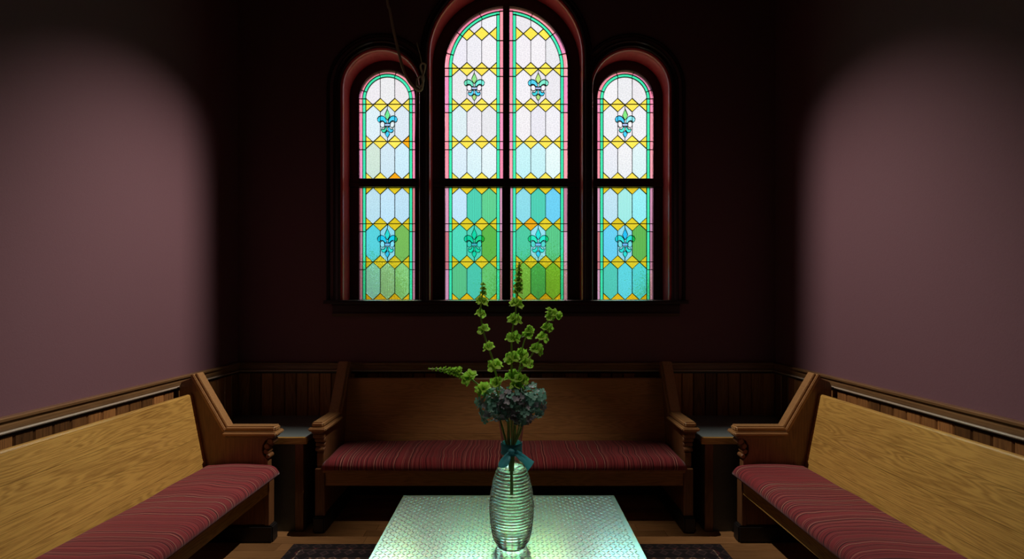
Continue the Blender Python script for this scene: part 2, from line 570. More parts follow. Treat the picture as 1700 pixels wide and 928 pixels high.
for nm, b in (('baseboard_back', (WL, WR, WB - 0.022, WB, 0, 0.09)), ('baseboard_left', (WL, WL + 0.022, 0.4, WB - 0.022, 0, 0.09)), ('baseboard_right', (WR - 0.022, WR, 0.4, WB - 0.022, 0, 0.09))):
    tag(G().box(*b).mk(nm, M['rail_dark'], bevel=0.004), 'dark low baseboard', kind='structure')

# ------------------------------------------------------------------ windows
def clip(poly, cp):
    """Sutherland-Hodgman; cp convex, any orientation"""
    ar = sum(cp[i][0] * cp[(i + 1) % len(cp)][1] - cp[(i + 1) % len(cp)][0] * cp[i][1] for i in range(len(cp)))
    if ar < 0: cp = cp[::-1]
    out = poly
    for i in range(len(cp)):
        a, b = cp[i], cp[(i + 1) % len(cp)]
        inp, out = out, []
        if not inp: return []
        def side(p): return (b[0] - a[0]) * (p[1] - a[1]) - (b[1] - a[1]) * (p[0] - a[0])
        for j in range(len(inp)):
            p, q = inp[j], inp[(j + 1) % len(inp)]
            sp, sq = side(p), side(q)
            if sp >= 0: out.append(p)
            if (sp >= 0) != (sq >= 0):
                t = sp / (sp - sq)
                out.append((p[0] + (q[0] - p[0]) * t, p[1] + (q[1] - p[1]) * t))
    res = []
    for p in out:
        if not res or abs(p[0] - res[-1][0]) + abs(p[1] - res[-1][1]) > 1e-4: res.append(p)
    if len(res) > 1 and abs(res[0][0] - res[-1][0]) + abs(res[0][1] - res[-1][1]) < 1e-4: res.pop()
    if len(res) < 3: return []
    A = abs(sum(res[i][0] * res[(i + 1) % len(res)][1] - res[(i + 1) % len(res)][0] * res[i][1] for i in range(len(res)))) / 2
    return res if A > 3 else []

def gx(px): return (px - VPX) * PX
def gz(py): return H + (VPY - py) * PX

BGL = 1.25
def tint(c, boost=1.0):
    """glass colour (sRGB as it looks against daylight) -> tint of one face of the pane"""
    l = lin(c)
    return tuple(min(1.0, max(0.0, v * boost / BGL)) ** 0.5 for v in l) + (1.0,)

class Sash:
    def __init__(s, obj): s.o = obj; s.edges = {}
    def pane(s, poly, color, mat='pane', name='pane', y=0.0, th=0.004, came=True, boost=1.0):
        cx = sum(p[0] for p in poly) / len(poly); cy = sum(p[1] for p in poly) / len(poly)
        g = G().prism([(gx(a) - gx(cx), gz(b) - gz(cy)) for a, b in poly], lambda a, b, d: (a, d, b), -th / 2, th / 2)
        jc = random.uniform(-6, 4); jit = [max(0, min(255, c + jc + random.uniform(-2, 2))) for c in color]
        o = g.mk(name, M[mat], s.o, loc=(gx(cx), YG + y, gz(cy)))
        o.color = tint(jit, boost)
        if came:
            for i in range(len(poly)):
                a, b = poly[i], poly[(i + 1) % len(poly)]
                k = tuple(sorted([(round(a[0] * 4), round(a[1] * 4)), (round(b[0] * 4), round(b[1] * 4))]))
                s.edges[k + (y,)] = (a, b, y)
        return o
    def line(s, a, b, y=0.0):
        s.edges[(a, b)] = (a, b, y)
    def build_cames(s, w=0.0044):
        g = G()
        for a, b, y in s.edges.values():
            p, q = Vector((gx(a[0]), gz(a[1]))), Vector((gx(b[0]), gz(b[1])))
            d = q - p
            if d.length < 1e-4: continue
            d.normalize()
            n = Vector((-d.y, d.x)) * (w if y == 0 else 0.0036) / 2
            p = p - d * w * 0.3; q = q + d * w * 0.3
            poly = [p + n, q + n, q - n, p - n]
            yy = YG + y
            g.prism([(v.x, v.y) for v in poly], lambda a_, b_, d_: (a_, d_, b_), yy - 0.0048, yy + 0.0048)
        return g.mk('lead_came', M['lead'], s.o)

WHITE = (226, 224, 230)
YEL = (250, 222, 84); ORG = (250, 170, 30)
GRN = (66, 226, 172)
PINKS = [(250, 150, 168), (252, 158, 170), (246, 140, 172), (240, 150, 190)]
FL_G = (110, 210, 130); FL_T = (70, 215, 195); FL_B = (70, 190, 240); FL_W = (225, 225, 240); FL_V = (165, 185, 250)

def fleur(sash, xm, y0, y1, w, cols):
    ph = y1 - y0
    def T(pts, sx=1): return [(xm + sx * u * w, y0 + v * ph) for u, v in pts]
    yo = -0.0062
    top = [(0, .11), (.10, .20), (.18, .28), (.12, .35), (0, .42), (-.12, .35), (-.18, .28), (-.10, .20)]
    side = [(.04, .47), (.10, .38), (.24, .315), (.42, .295), (.60, .32), (.69, .38), (.66, .44), (.56, .475), (.50, .455), (.46, .435), (.36, .43), (.24, .45), (.17, .49), (.05, .50)]
    lobe = [(.19, .50), (.26, .46), (.36, .445), (.46, .465), (.50, .52), (.47, .58), (.38, .615), (.27, .61), (.19, .585)]
    bar = [(-.19, .505), (.19, .505), (.19, .575), (-.19, .575)]
    low = [(.03, .60), (.15, .60), (.20, .65), (.29, .665), (.39, .645), (.42, .69), (.35, .74), (.22, .755), (.12, .73), (.04, .68)]
    bot = [(0, .70), (.09, .735), (.16, .785), (.09, .84), (0, .89), (-.09, .84), (-.16, .785), (-.09, .735)]
    kw = dict(name='fleur_pane', y=yo, th=0.003, boost=1.7)
    sash.pane(T(top), cols[0], **kw)
    sash.pane(T(side), cols[1], **kw); sash.pane(T(side, -1)[::-1], cols[2], **kw)
    sash.pane(T(lobe), cols[3], **kw); sash.pane(T(lobe, -1)[::-1], cols[3], **kw)
    sash.pane(T(bar), FL_V, **kw)
    sash.pane(T(low), cols[4], **kw); sash.pane(T(low, -1)[::-1], cols[5], **kw)
    sash.pane(T(bot), cols[6], **kw)
    sash.line((xm, y0), (xm, y0 + .11 * ph)); sash.line((xm, y0 + .89 * ph), (xm, y1))

def lattice(sash, x0, x1, rows, region, hexcol, diacol, fl=None, bars=(), reed=()):
    w = (x1 - x0) / 3
    hh = 11.2
    for ri, y in enumerate(rows):
        for k in range(4):
            x = x0 + k * w
            p = clip([(x - w / 2, y), (x, y - hh), (x + w / 2, y), (x, y + hh)], region)
            if p: sash.pane(p, diacol(ri, k))
        if ri < len(rows) - 1:
            yn = rows[ri + 1]
            for c in range(3):
                xl = x0 + c * w; xm = xl + w / 2; xr = xl + w
                p = clip([(xm, y), (xr, y + hh), (xr, yn - hh), (xm, yn), (xl, yn - hh), (xl, y + hh)], region)
                if p: sash.pane(p, hexcol(ri, c), 'pane_reeded' if (ri, c) in reed else 'pane')
            if fl and fl[0] == ri:
                fleur(sash, x0 + 1.5 * w, y, yn, w, fl[1])

def strips_straight(sash, xa, xb, ys, colf, name='border_pane'):
    for i in range(len(ys) - 1):
        sash.pane([(xa, ys[i]), (xb, ys[i]), (xb, ys[i + 1]), (xa, ys[i + 1])], colf(i), name=name)
def strips_arc(sash, cx, cy, r0, r1, angs, colf, endx=None, name='border_pane'):
    """angles in degrees from left (180) clockwise; endx cuts the last one at x"""
    for i in range(len(angs) - 1):
        a0, a1 = angs[i], angs[i + 1]
        def pt(r, t):
            aa0, aa1 = a0, a1
            if endx is not None:
                lim = math.degrees(math.acos((endx - cx) / r))
                if i == len(angs) - 2:
                    if a1 < a0: aa1 = lim
                if i == 0 and a0 < a1: pass
            a = math.radians(aa0 + (aa1 - aa0) * t)
            return (cx + r * math.cos(a), cy - r * math.sin(a))
        n = 6
        poly = [pt(r1, t / n) for t in range(n + 1)] + [pt(r0, t / n) for t in range(n, -1, -1)]
        # keep the came only on the rims and joints
        sash.pane(poly, colf(i), name=name)

win = []
WLAB = ['tall narrow arched stained glass window at left with fleur-de-lis panes', 'widest and tallest arched stained glass window in the middle', 'tall narrow arched stained glass window at right with fleur-de-lis panes']
for i in range(3):
    cx, r, zs = OPEN[i]
    wd = tag(empty('window_%d' % (i + 1), (0, 0, 0)), WLAB[i], kind='structure')
    win.append(wd)
    # deep rounded jamb (reveal)
    prof = [(0.012, WB - 0.012), (0.004, WB - 0.016), (-0.006, WB - 0.010), (-0.010, WB + 0.004), (-0.006, WB + 0.02), (-0.002, WB + 0.03), (-0.002, WB + 0.15), (-0.002, WB + 0.255), (0.012, WB + 0.255)]
    arch_sweep(cx, r, zs, SILL - 0.005, prof).mk('jamb', M['jamb'], wd, smooth=False)
    # casing: flat band with two beads
    w = 0.066 if i == 1 else 0.064
    pr = 0.0 if i == 1 else -0.004
    prof = [(0.010, WB - 0.001), (0.010, WB - 0.022 - pr), (0.018, WB - 0.030 - pr), (0.026, WB - 0.022 - pr), (0.046, WB - 0.018 - pr), (0.054, WB - 0.026 - pr), (w, WB - 0.020 - pr), (w, WB - 0.001)]
    arch_sweep(cx, r, zs, SILL - 0.005, prof).mk('casing', M['trim'], wd)
    # thin outer bead on the wall above the casing
    if i != 1:
        # half arch on the outer side only
        g = G(); rings = []
        path = arch_path(cx, r + 0.105, zs, SILL - 0.005, 28)
        path = path[:24] if i == 0 else path[-24:]
        for (x, z), (nx, nz) in path:
            rings.append([(x + nx * o, yy, z + nz * o) for o, yy in ((-0.012, WB - 0.001), (-0.010, WB - 0.012), (0, WB - 0.016), (0.010, WB - 0.010), (0.012, WB - 0.001))])
        g.rings(rings).mk('outer_bead', M['trim'], wd)

# stool (sill board) and apron under the three windows
stool = tag(G().prism([(WB - 0.065, SILL - 0.028), (WB - 0.072, SILL - 0.018), (WB - 0.066, SILL - 0.004), (WB - 0.058, SILL), (WB + 0.25, SILL), (WB + 0.25, SILL - 0.03)], lambda a, b, d: (d, a, b), XC - 1.33, XC + 1.33).mk('trim_4', M['trim']), 'dark window sill board under the stained glass', kind='structure')
G().prism([(WB - 0.001, SILL - 0.12), (WB - 0.022, SILL - 0.12), (WB - 0.028, SILL - 0.10), (WB - 0.022, SILL - 0.085), (WB - 0.022, SILL - 0.04), (WB - 0.04, SILL - 0.0285), (WB - 0.001, SILL - 0.0285)], lambda a, b, d: (d, a, b), XC - 1.28, XC + 1.28).mk('apron', M['trim'], stool)

SY0, SY1 = YG - 0.022, YG + 0.022     # sash thickness
MR0, MR1 = 311.5, 297.5               # meeting rail in glass pixels (lower, upper)
def rect_frame_prof(o0, o1, y0=SY0, y1=SY1):
    return [(o0, y0 + 0.006), (o0 + 0.008, y0), (o1, y0), (o1, y1), (o0, y1)]

def upper_sash(i, glass_r):
    cx, r, zs = OPEN[i]
    o = arch_sweep(cx, glass_r, zs, gz(MR1), rect_frame_prof(-0.0012, r - glass_r + 0.0), 28).mk('sash', M['trim'], win[i])
    G().box(cx - r, cx + r, SY0 - 0.008, SY1, gz(MR0) + 0.030, gz(MR1)).mk('meeting_rail', M['trim'], o, bevel=0.003)
    return o
def lower_sash(i, glass_r):
    cx, r, zs = OPEN[i]
    g = G()
    for s in (-1, 1):
        xa, xb = sorted((cx + s * (glass_r - 0.0012), cx + s * r))
        g.box(xa, xb, SY0, SY1, SILL, gz(MR0))
    o = g.mk('sash', M['trim'], win[i], bevel=0.003)
    G().box(cx - r, cx + r, SY0 - 0.012, SY1, gz(MR0), gz(MR0) + 0.0295).mk('meeting_rail', M['trim'], o, bevel=0.003)
    return o

up_rows_c = [-4, 56, 115, 174.5, 236, 297.5]
up_rows_s = [113, 174.5, 236, 297.5]
lo_rows = [311.5, 372, 435, 497.5]
BARS_UP_C = [115, 174.5, 236]
BARS_UP_S = [174.5, 236]
BARS_LO = [372, 435]

def pinkf(lo=False):
    def f(i):
        return random.choice([(222, 150, 178), (200, 128, 150), (215, 120, 130)]) if lo else random.choice(PINKS)
    return f
def grnf(i): return GRN

def dia(lower, orange=()):
    def f(r, k):
        if (r, k) in orange: return ORG
        if lower:
            return (232, 196, 40) if r < 3 else (245, 185, 30)
        return YEL
    return f

PB = (192, 216, 232); PC = (150, 214, 226); CY = (96, 206, 214); SKY = (110, 200, 232); TE = (84, 205, 176); TG = (96, 200, 140); GR = (112, 178, 66); YG2 = (140, 188, 56); SG = (160, 206, 152); SGP = (205, 222, 208)

def side_lights(i, gl, gr, ytop):
    """one narrow light: outer glass edges gl..gr"""
    c = (gl + gr) / 2; R = (gr - gl) / 2; cyp = ytop + R
    x0, x1 = gl + 10.2, gr - 10.2
    # upper
    s = Sash(upper_sash(i, R * PX))
    ri = R - 10.2
    reg = [(x0, 297.5)] + [(c - ri * math.cos(PI * t / 24), cyp - ri * math.sin(PI * t / 24)) for t in range(25)] + [(x1, 297.5)]
    if i == 0:
        hc = [[WHITE] * 3, [(206, 222, 230), (206, 222, 230), (214, 226, 234)], [SGP, (204, 224, 232), (200, 226, 238)]]
        fc = (FL_G, FL_B, (60, 200, 225), FL_W, FL_B, (60, 200, 160), FL_B)
        lc = [[PB, PB, PB], [CY, PC, (120, 176, 80)], [(150, 214, 200), SG, (150, 205, 130)]]
        lf = (FL_T, (40, 200, 215), (60, 205, 225), (190, 220, 235), FL_T, FL_T, FL_B)
        lre = ((2, 1), (2, 2))
    else:
        hc = [[WHITE] * 3, [WHITE] * 3, [WHITE, WHITE, (220, 236, 238)]]
        fc = ((120, 210, 120), (130, 210, 215), FL_B, FL_W, FL_T, FL_T, FL_B)
        lc = [[PB, (170, 230, 224), (150, 224, 230)], [SKY, PC, (110, 182, 84)], [(84, 190, 170), CY, (90, 205, 200)]]
        lf = (FL_B, FL_T, FL_T, (170, 215, 210), FL_T, FL_T, FL_T)
        lre = ((0, 1), (1, 2))
    lattice(s, x0, x1, up_rows_s, reg, lambda r, k: hc[min(r, 2)][k], dia(False, ((2, 3), (3, 2)) if i == 0 else ()), (1, fc))
    pf = pinkf()
    ysr = [297.5, 248.5, 187, 174.5 if False else cyp]
    for xa, xb, f in ((gl, gl + 5.1, pf), (gr - 5.1, gr, pf), (gl + 5.1, x0, grnf), (x1, gr - 5.1, grnf)):
        strips_straight(s, xa, xb, ysr, f)
    an = [180, 162, 108, 72, 18, 0]
    strips_arc(s, c, cyp, R - 5.1, R, an, pf)
    strips_arc(s, c, cyp, ri, R - 5.1, an, grnf)
    s.build_cames()
    for b in BARS_UP_S:
        G().box(gx(gl), gx(gr), YG - 0.020, YG - 0.012, gz(b) - 0.0026, gz(b) + 0.0026).mk('saddle_bar', M['iron'], s.o)
    # lower
    s = Sash(lower_sash(i, R * PX))
    reg = [(x0, 311.5), (x1, 311.5), (x1, 497.5), (x0, 497.5)]
    lattice(s, x0, x1, lo_rows, reg, lambda r, k: lc[r][k], dia(True), (1, lf), reed=lre)
    pf = pinkf(True)
    ysr = [311.5, 384.5, 447.5, 497.5]
    for xa, xb, f in ((gl, gl + 5.1, pf), (gr - 5.1, gr, pf), (gl + 5.1, x0, grnf), (x1, gr - 5.1, grnf)):
        strips_straight(s, xa, xb, ysr, f)
    s.build_cames()
    for b in BARS_LO:
        G().box(gx(gl), gx(gr), YG - 0.020, YG - 0.012, gz(b) - 0.0026, gz(b) + 0.0026).mk('saddle_bar', M['iron'], s.o)

GLC = [VPX + (OPEN[k][0]) / PX for k in range(3)]
side_lights(0, GLC[0] - 46.3, GLC[0] + 46.3, VPY - (3.007 - H) / PX - 46.3)
side_lights(2, GLC[2] - 46.3, GLC[2] + 46.3, VPY - (3.007 - H) / PX - 46.3)

# middle window: two lights under one round arch
def middle():
    i = 1
    cx, r, zs = OPEN[1]
    R = 101.5
    c = GLC[1]; cyp = VPY - (zs - H) / PX
    us = upper_sash(i, R * PX)
    ls = lower_sash(i, R * PX)
    mw = 5.0    # half mullion in pixels
    G().box(gx(c - mw), gx(c + mw), SY0 - 0.004, SY1, gz(MR1), zs + R * PX + 0.02).mk('mullion', M['trim'], us, bevel=0.003)
    G().box(gx(c - mw - 1.5), gx(c + mw + 1.5), SY0 - 0.004, SY1, SILL, gz(MR0)).mk('mullion', M['trim'], ls, bevel=0.003)
    su, sl = Sash(us), Sash(ls)
    ro, rg, ri = R, R - 6.4, R - 11.5
    for side in (-1, 1):
        def X(x): return c + side * (c - x) * -1 if False else (x if side < 0 else 2 * c - x)
        def mir(poly): return [(X(a), b) for a, b in poly]
        xo = c - R; xm = c - mw                     # outer glass edge, mullion edge (left light)
        x0, x1 = xo + 11.5, xm - 11.0
        # inner region (convex)
        lim = math.acos((x1 - c) / ri)
        arc = [PI + (lim - PI) * t / 20 for t in range(21)]
        reg = [(x0, 297.5)] + [(c + ri * math.cos(a), cyp - ri * math.sin(a)) for a in arc] + [(x1, 297.5)]
        regl = [(x0, 311.5), (x1, 311.5), (x1, 497.5), (x0, 497.5)]
        xa, xb = (x0, x1) if side < 0 else (X(x1), X(x0))
        if side < 0:
            hc = [[WHITE] * 3] * 2 + [[WHITE] * 3, [(214, 228, 234), WHITE, WHITE], [(206, 224, 232), (206, 226, 232), (220, 234, 238)]]
            fc = ((130, 205, 120), (110, 220, 200), (100, 205, 170), FL_W, FL_B, (80, 200, 235), (150, 200, 110))
            lc = [[PB, TE, TG], [TE, TE, (100, 176, 74)], [(100, 196, 140), (80, 196, 166), (110, 190, 110)]]
            lf = (FL_T, (80, 205, 160), (60, 205, 185), (150, 210, 215), FL_T, FL_T, FL_T)
            lre = ((0, 1), (0, 2), (2, 0))
        else:
            hc = [[WHITE] * 3] * 2 + [[WHITE] * 3, [WHITE] * 3, [(190, 230, 236), (196, 232, 238), (222, 236, 240)]]
            fc = ((170, 205, 110), (120, 220, 190), (80, 200, 220), FL_W, (60, 195, 235), (60, 200, 205), (160, 200, 110))
            lc = [[PC, TE, SKY], [(80, 190, 150), PC, (100, 200, 140)], [(140, 190, 80), (90, 180, 90), YG2]]
            lf = (FL_T, (60, 215, 180), (60, 215, 170), (120, 205, 190), FL_T, FL_T, FL_B)
            lre = ((0, 1), (1, 2))
        lattice(su, xa, xb, up_rows_c, mir(reg), lambda r_, k: hc[min(r_, 4)][k], dia(False), (2, fc))
        pf = pinkf()
        ysr = [297.5, 248.5, 187, 127, cyp]
        strips_straight(su, X(xo), X(xo + 6.4), ysr, pf)
        strips_straight(su, X(xo + 6.4), X(x0), ysr, grnf)
        # mullion side
        ytop_p = cyp - math.sqrt(rg ** 2 - (xm - c) ** 2)
        ytop_g = cyp - math.sqrt(ri ** 2 - (xm - 5.8 - c) ** 2)
        strips_straight(su, X(xm - 5.8), X(xm), [297.5, 248.5, 187, 127, 67.5, ytop_p], pf)
        strips_straight(su, X(x1), X(xm - 5.8), [297.5, 248.5, 187, 127, 67.5, ytop_g], grnf)
        an = [180, 166, 144, 116, 92]
        for (q0, q1, ex, f) in ((rg, ro, xm, pf), (ri, rg, xm - 5.8, grnf)):
            for k in range(4):
                n = 6
                def pt(rr, t):
                    e1 = an[k + 1] if k < 3 else math.degrees(math.acos((ex - c) / rr))
                    a = math.radians(an[k] + (e1 - an[k]) * t)
                    return (X(c + rr * math.cos(a)), cyp - rr * math.sin(a))
                su.pane([pt(q1, t / n) for t in range(n + 1)] + [pt(q0, t / n) for t in range(n, -1, -1)], f(k), name='border_pane')
        # lower light
        lattice(sl, xa, xb, lo_rows, mir(regl), lambda r_, k: lc[r_][k], dia(True, ((1, 1),) if side > 0 else ()), (1, lf), reed=lre)
        pf = pinkf(True)
        ysr = [311.5, 384.5, 447.5, 497.5]
        for a_, b_, f in ((xo, xo + 6.4, pf), (xo + 6.4, x0, grnf), (x1, xm - 5.8, grnf), (xm - 5.8, xm - 1.5, pf)):
            strips_straight(sl, X(a_), X(b_), ysr, f)
        for s_, bars in ((su, BARS_UP_C), (sl, BARS_LO)):
            for b in bars:
                xs = sorted((gx(X(xo)), gx(X(xm))))
                G().box(xs[0], xs[1], YG - 0.020, YG - 0.012, gz(b) - 0.0026, gz(b) + 0.0026).mk('saddle_bar', M['iron'], s_.o)
    su.build_cames(); sl.build_cames()
middle()

# ------------------------------------------------------------------ pews
def bevel_poly(p, r=0): return p
def make_pew(name, length, label, loc, rz, oak='oak_x'):
    """local: x along the pew, y out from the wall, z up"""
    t = tag(empty(name, loc, rz), label, 'pew', 'wooden pews around the room')
    th = 0.044
    prof = [(0.05, 0.10), (0.05, 0.93), (0.062, 0.955), (0.135, 0.985), (0.165, 0.970), (0.335, 0.655), (0.345, 0.640), (0.590, 0.640),
            (0.585, 0.615), (0.562, 0.600), (0.548, 0.575), (0.545, 0.545), (0.552, 0.520), (0.570, 0.500), (0.580, 0.485), (0.582, 0.415), (0.575, 0.40), (0.575, 0.10)]
    cap_dir = (0.335 - 0.15, 0.675 - 0.995)
    for k, xe in enumerate((th / 2, length - th / 2)):
        ep = G().prism(prof, lambda a, b, d: (xe + d, a, b), -th / 2, th / 2).mk('end_panel', M['oak_end'], t, bevel=0.004)
        # raised inner field on the arm panel
        # sloping cap: two stepped strips
        L = math.hypot(*cap_dir); ux, uz = cap_dir[0] / L, cap_dir[1] / L; nx, nz = -uz, ux
        def strip(o0, o1, hw, s0, s1):
            g = G()
            pts = []
            for s_, o_ in ((s0, o0), (s1, o0), (s1, o1), (s0, o1)):
                pts.append((0.15 + ux * s_ + nx * o_, 0.995 + uz * s_ + nz * o_))
            return g.prism(pts, lambda a, b, d: (xe + d, a, b), -hw, hw)
        cp = strip(-0.022, 0.000, 0.043, -0.010, L + 0.004).mk('cap_moulding', M['oak_cap'], t, bevel=0.004, seg=2)
        strip(0.000, 0.015, 0.031, -0.006, L - 0.004).mk('cap_fillet', M['oak_cap'], cp, bevel=0.003, seg=2)
        # arm: three tiers
        arm = G().box(xe - 0.037, xe + 0.037, 0.325, 0.628, 0.660, 0.692).mk('armrest', M['oak_cap'], t, bevel=0.009, seg=3)
        G().box(xe - 0.054, xe + 0.054, 0.322, 0.642, 0.637, 0.660).mk('arm_moulding', M['oak_cap'], arm, bevel=0.007, seg=3)
        G().box(xe - 0.040, xe + 0.040, 0.330, 0.625, 0.622, 0.637).mk('arm_bead', M['oak_end'], arm, bevel=0.005, seg=2)
        # scroll bracket below the arm: stacked rolls
        g = G()
        for j, (yy, zz, rr) in enumerate(((0.598, 0.602, 0.019), (0.576, 0.572, 0.017), (0.570, 0.540, 0.015), (0.580, 0.512, 0.014))):
            n = 12
            hw = 0.034 - 0.002 * j
            ring = lambda x, r_: [(xe + x, yy + r_ * math.cos(2 * PI * q / n), zz + r_ * math.sin(2 * PI * q / n)) for q in range(n)]
            g.rings([ring(-hw, rr * 0.7), ring(-hw + 0.005, rr), ring(hw - 0.005, rr), ring(hw, rr * 0.7)])
        g.mk('scroll_bracket', M['oak_end'], t, smooth=False)
        G().box(xe - 0.036, xe + 0.036, 0.060, 0.612, 0.0, 0.10).mk('foot', M['foot'], t, bevel=0.008, seg=2)
        G().box(xe - 0.030, xe + 0.030, 0.560, 0.592, 0.10, 0.395).mk('leg', M['oak_end'], t, bevel=0.004)
    # leaning back of four boards
    x0, x1 = th, length - th
    zb, zt, ub, ut = 0.40, 0.886, 0.222, 0.128
    nbd = 4
    hs = [0.0, 0.22, 0.47, 0.74, 1.0]
    for j in range(nbd):
        s0, s1 = hs[j], hs[j + 1]
        d = Vector((ut - ub, zt - zb)); Lb = d.length; d.normalize(); n = Vector((d.y, -d.x))
        a = Vector((ub, zb)) + d * (Lb * s0 + 0.0006); b = Vector((ub, zb)) + d * (Lb * s1 - 0.0006)
        if j == nbd - 1:
            q = [a, b - d * 0.012, b - d * 0.004 - n * 0.003, b - n * 0.011, b - n * 0.020, b - d * 0.005 - n * 0.026, b - d * 0.012 - n * 0.027, a - n * 0.027]
        else:
            q = [a, b, b - n * 0.027, a - n * 0.027]
        q = [(v.x, v.y) for v in q]
        q0 = q[0]
        # each board keeps its own origin so that its grain differs
        G().prism([(a_ - q0[0], b_ - q0[1]) for a_, b_ in q], lambda a_, b_, dd: (dd, a_, b_), x0 + 0.001, x1 - 0.001).mk('back_board', M[oak], t, loc=(0, q0[0], q0[1]))
    # seat board, front rail
    G().box(x0, x1, 0.20, 0.600, 0.370, 0.392).mk('seat_board', M[oak], t, bevel=0.004)
    G().box(x0, x1, 0.560, 0.582, 0.285, 0.369).mk('seat_rail', M[oak], t, bevel=0.003)
    return t

def make_cushion(length, label, loc, rz, seed):
    nL = max(24, int(length / 0.035))
    z0, z1 = 0.3935, 0.473
    y0, y1 = 0.232, 0.655
    prof = []
    # closed cross section, rounded
    def rr(cx, cz, rx, rz_, a0, a1, n):
        return [(cx + rx * math.cos(math.radians(a0 + (a1 - a0) * i / n)), cz + rz_ * math.sin(math.radians(a0 + (a1 - a0) * i / n))) for i in range(n + 1)]
    h = z1 - z0
    prof += rr(y1 - 0.04, z0 + h * 0.42, 0.04, h * 0.42, -90, 0, 5)
    prof += rr(y1 - 0.06, z0 + h * 0.42, 0.06, h * 0.58, 0, 90, 7)[1:]
    for k in range(1, 8):
        prof.append((y1 - 0.06 + (y0 + 0.02 - (y1 - 0.06)) * k / 8, z1 + 0.006 * math.sin(PI * k / 8)))
    prof += rr(y0 + 0.02, z1 - 0.02, 0.02, 0.02, 90, 180, 4)
    prof += [(y0, z0 + 0.006), (y0 + 0.01, z0)]
    rings = []
    yc = (y0 + y1) / 2; zc = (z0 + z1) / 2
    for i in range(nL + 1):
        s = i / nL
        x = s * length
        e = min(x, length - x)
        k = 1.0 if e > 0.05 else (0.55 + 0.45 * math.sqrt(max(0, 1 - (1 - e / 0.05) ** 2)))
        ring = []
        for (a, b) in prof:
            nzv = noise.noise(Vector((x * 5 + seed, a * 6, b * 6)))
            nz2 = noise.noise(Vector((x * 1.7 + seed * 2, 0.3, 0.9)))
            fr = max(0, (a - y0) / (y1 - y0))
            lowf = (b - z0) / h
            aa = a + 0.010 * nz2 * fr * fr
            bb = b + (0.007 * nzv + 0.004 * nz2) * max(0, lowf)
            kk = k
            aa = yc + (aa - yc) * (0.9 + 0.1 * kk) if k < 1 else aa
            bb = z0 + (bb - z0) * kk
            ring.append((x, aa, bb))
        rings.append(ring)
    o = G().rings(rings).mk('pew_cushion', M['fabric'], None, smooth=True)
    o.location = loc
    o.rotation_euler = (0, 0, rz)
    return tag(o, label, 'cushion', 'striped pew cushions')

BPX0, BPX1 = -0.045 - 1.167, -0.045 + 1.167
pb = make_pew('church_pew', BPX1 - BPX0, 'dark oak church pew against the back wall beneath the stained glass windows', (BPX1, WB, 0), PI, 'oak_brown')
make_cushion(BPX1 - BPX0 - 0.10, 'red striped seat cushion on the back wall pew', (BPX1 - 0.05, WB, 0), PI, 3.1)
LEN = 2.55
PE = 2.952
pl = make_pew('church_pew', LEN, 'golden oak church pew along the left plum wall', (WL, PE, 0), -PI / 2)
make_cushion(LEN - 0.10, 'red striped seat cushion on the left wall pew', (WL, PE - 0.05, 0), -PI / 2, 11.7)
pr_ = make_pew('church_pew', LEN, 'golden oak church pew along the right plum wall', (WR, PE - LEN, 0), PI / 2)
make_cushion(LEN - 0.10, 'red striped seat cushion on the right wall pew', (WR, PE - LEN + 0.05, 0), PI / 2, 23.3)

# ------------------------------------------------------------------ corner tables
TF = 3.022
for sgn, xw, xs, lab in ((1, WL, BPX0 - 0.055, 'grey topped corner table between the left pew and the back pew'), (-1, WR, BPX1 + 0.055, 'grey topped corner table between the right pew and the back pew')):
    a, b = (xw + 0.026, xs) if sgn > 0 else (xs, xw - 0.026)
    t = tag(empty('corner_table', ((a + b) / 2, TF + 0.28, 0)), lab, 'table', 'corner tables')
    ox, oy = (a + b) / 2, TF + 0.28
    yb = WB - 0.026
    def bx(x0, x1, y0, y1, z0, z1): return G().box(min(x0, x1) - ox, max(x0, x1) - ox, y0 - oy, y1 - oy, z0, z1)
    bx(a, b, TF + 0.018, yb, 0.560, 0.590).mk('table_top', M['laminate'], t, bevel=0.002)
    bx(a, b, TF, TF + 0.0175, 0.548, 0.591).mk('edge_band', M['oak_x'], t, bevel=0.003)
    st = xs - sgn * 0.028
    bx(st, st - sgn * 0.052, TF + 0.014, TF + 0.040, 0.0, 0.548).mk('stile', M['oak_end'], t, bevel=0.002)
    bx(st - sgn * 0.0525, a if sgn > 0 else b, TF + 0.020, TF + 0.038, 0.0, 0.548).mk('front_panel', M['panel_grey'], t)
    bx(st, st - sgn * 0.02, TF + 0.0405, yb, 0.0, 0.5595).mk('side_panel', M['panel_grey'], t)

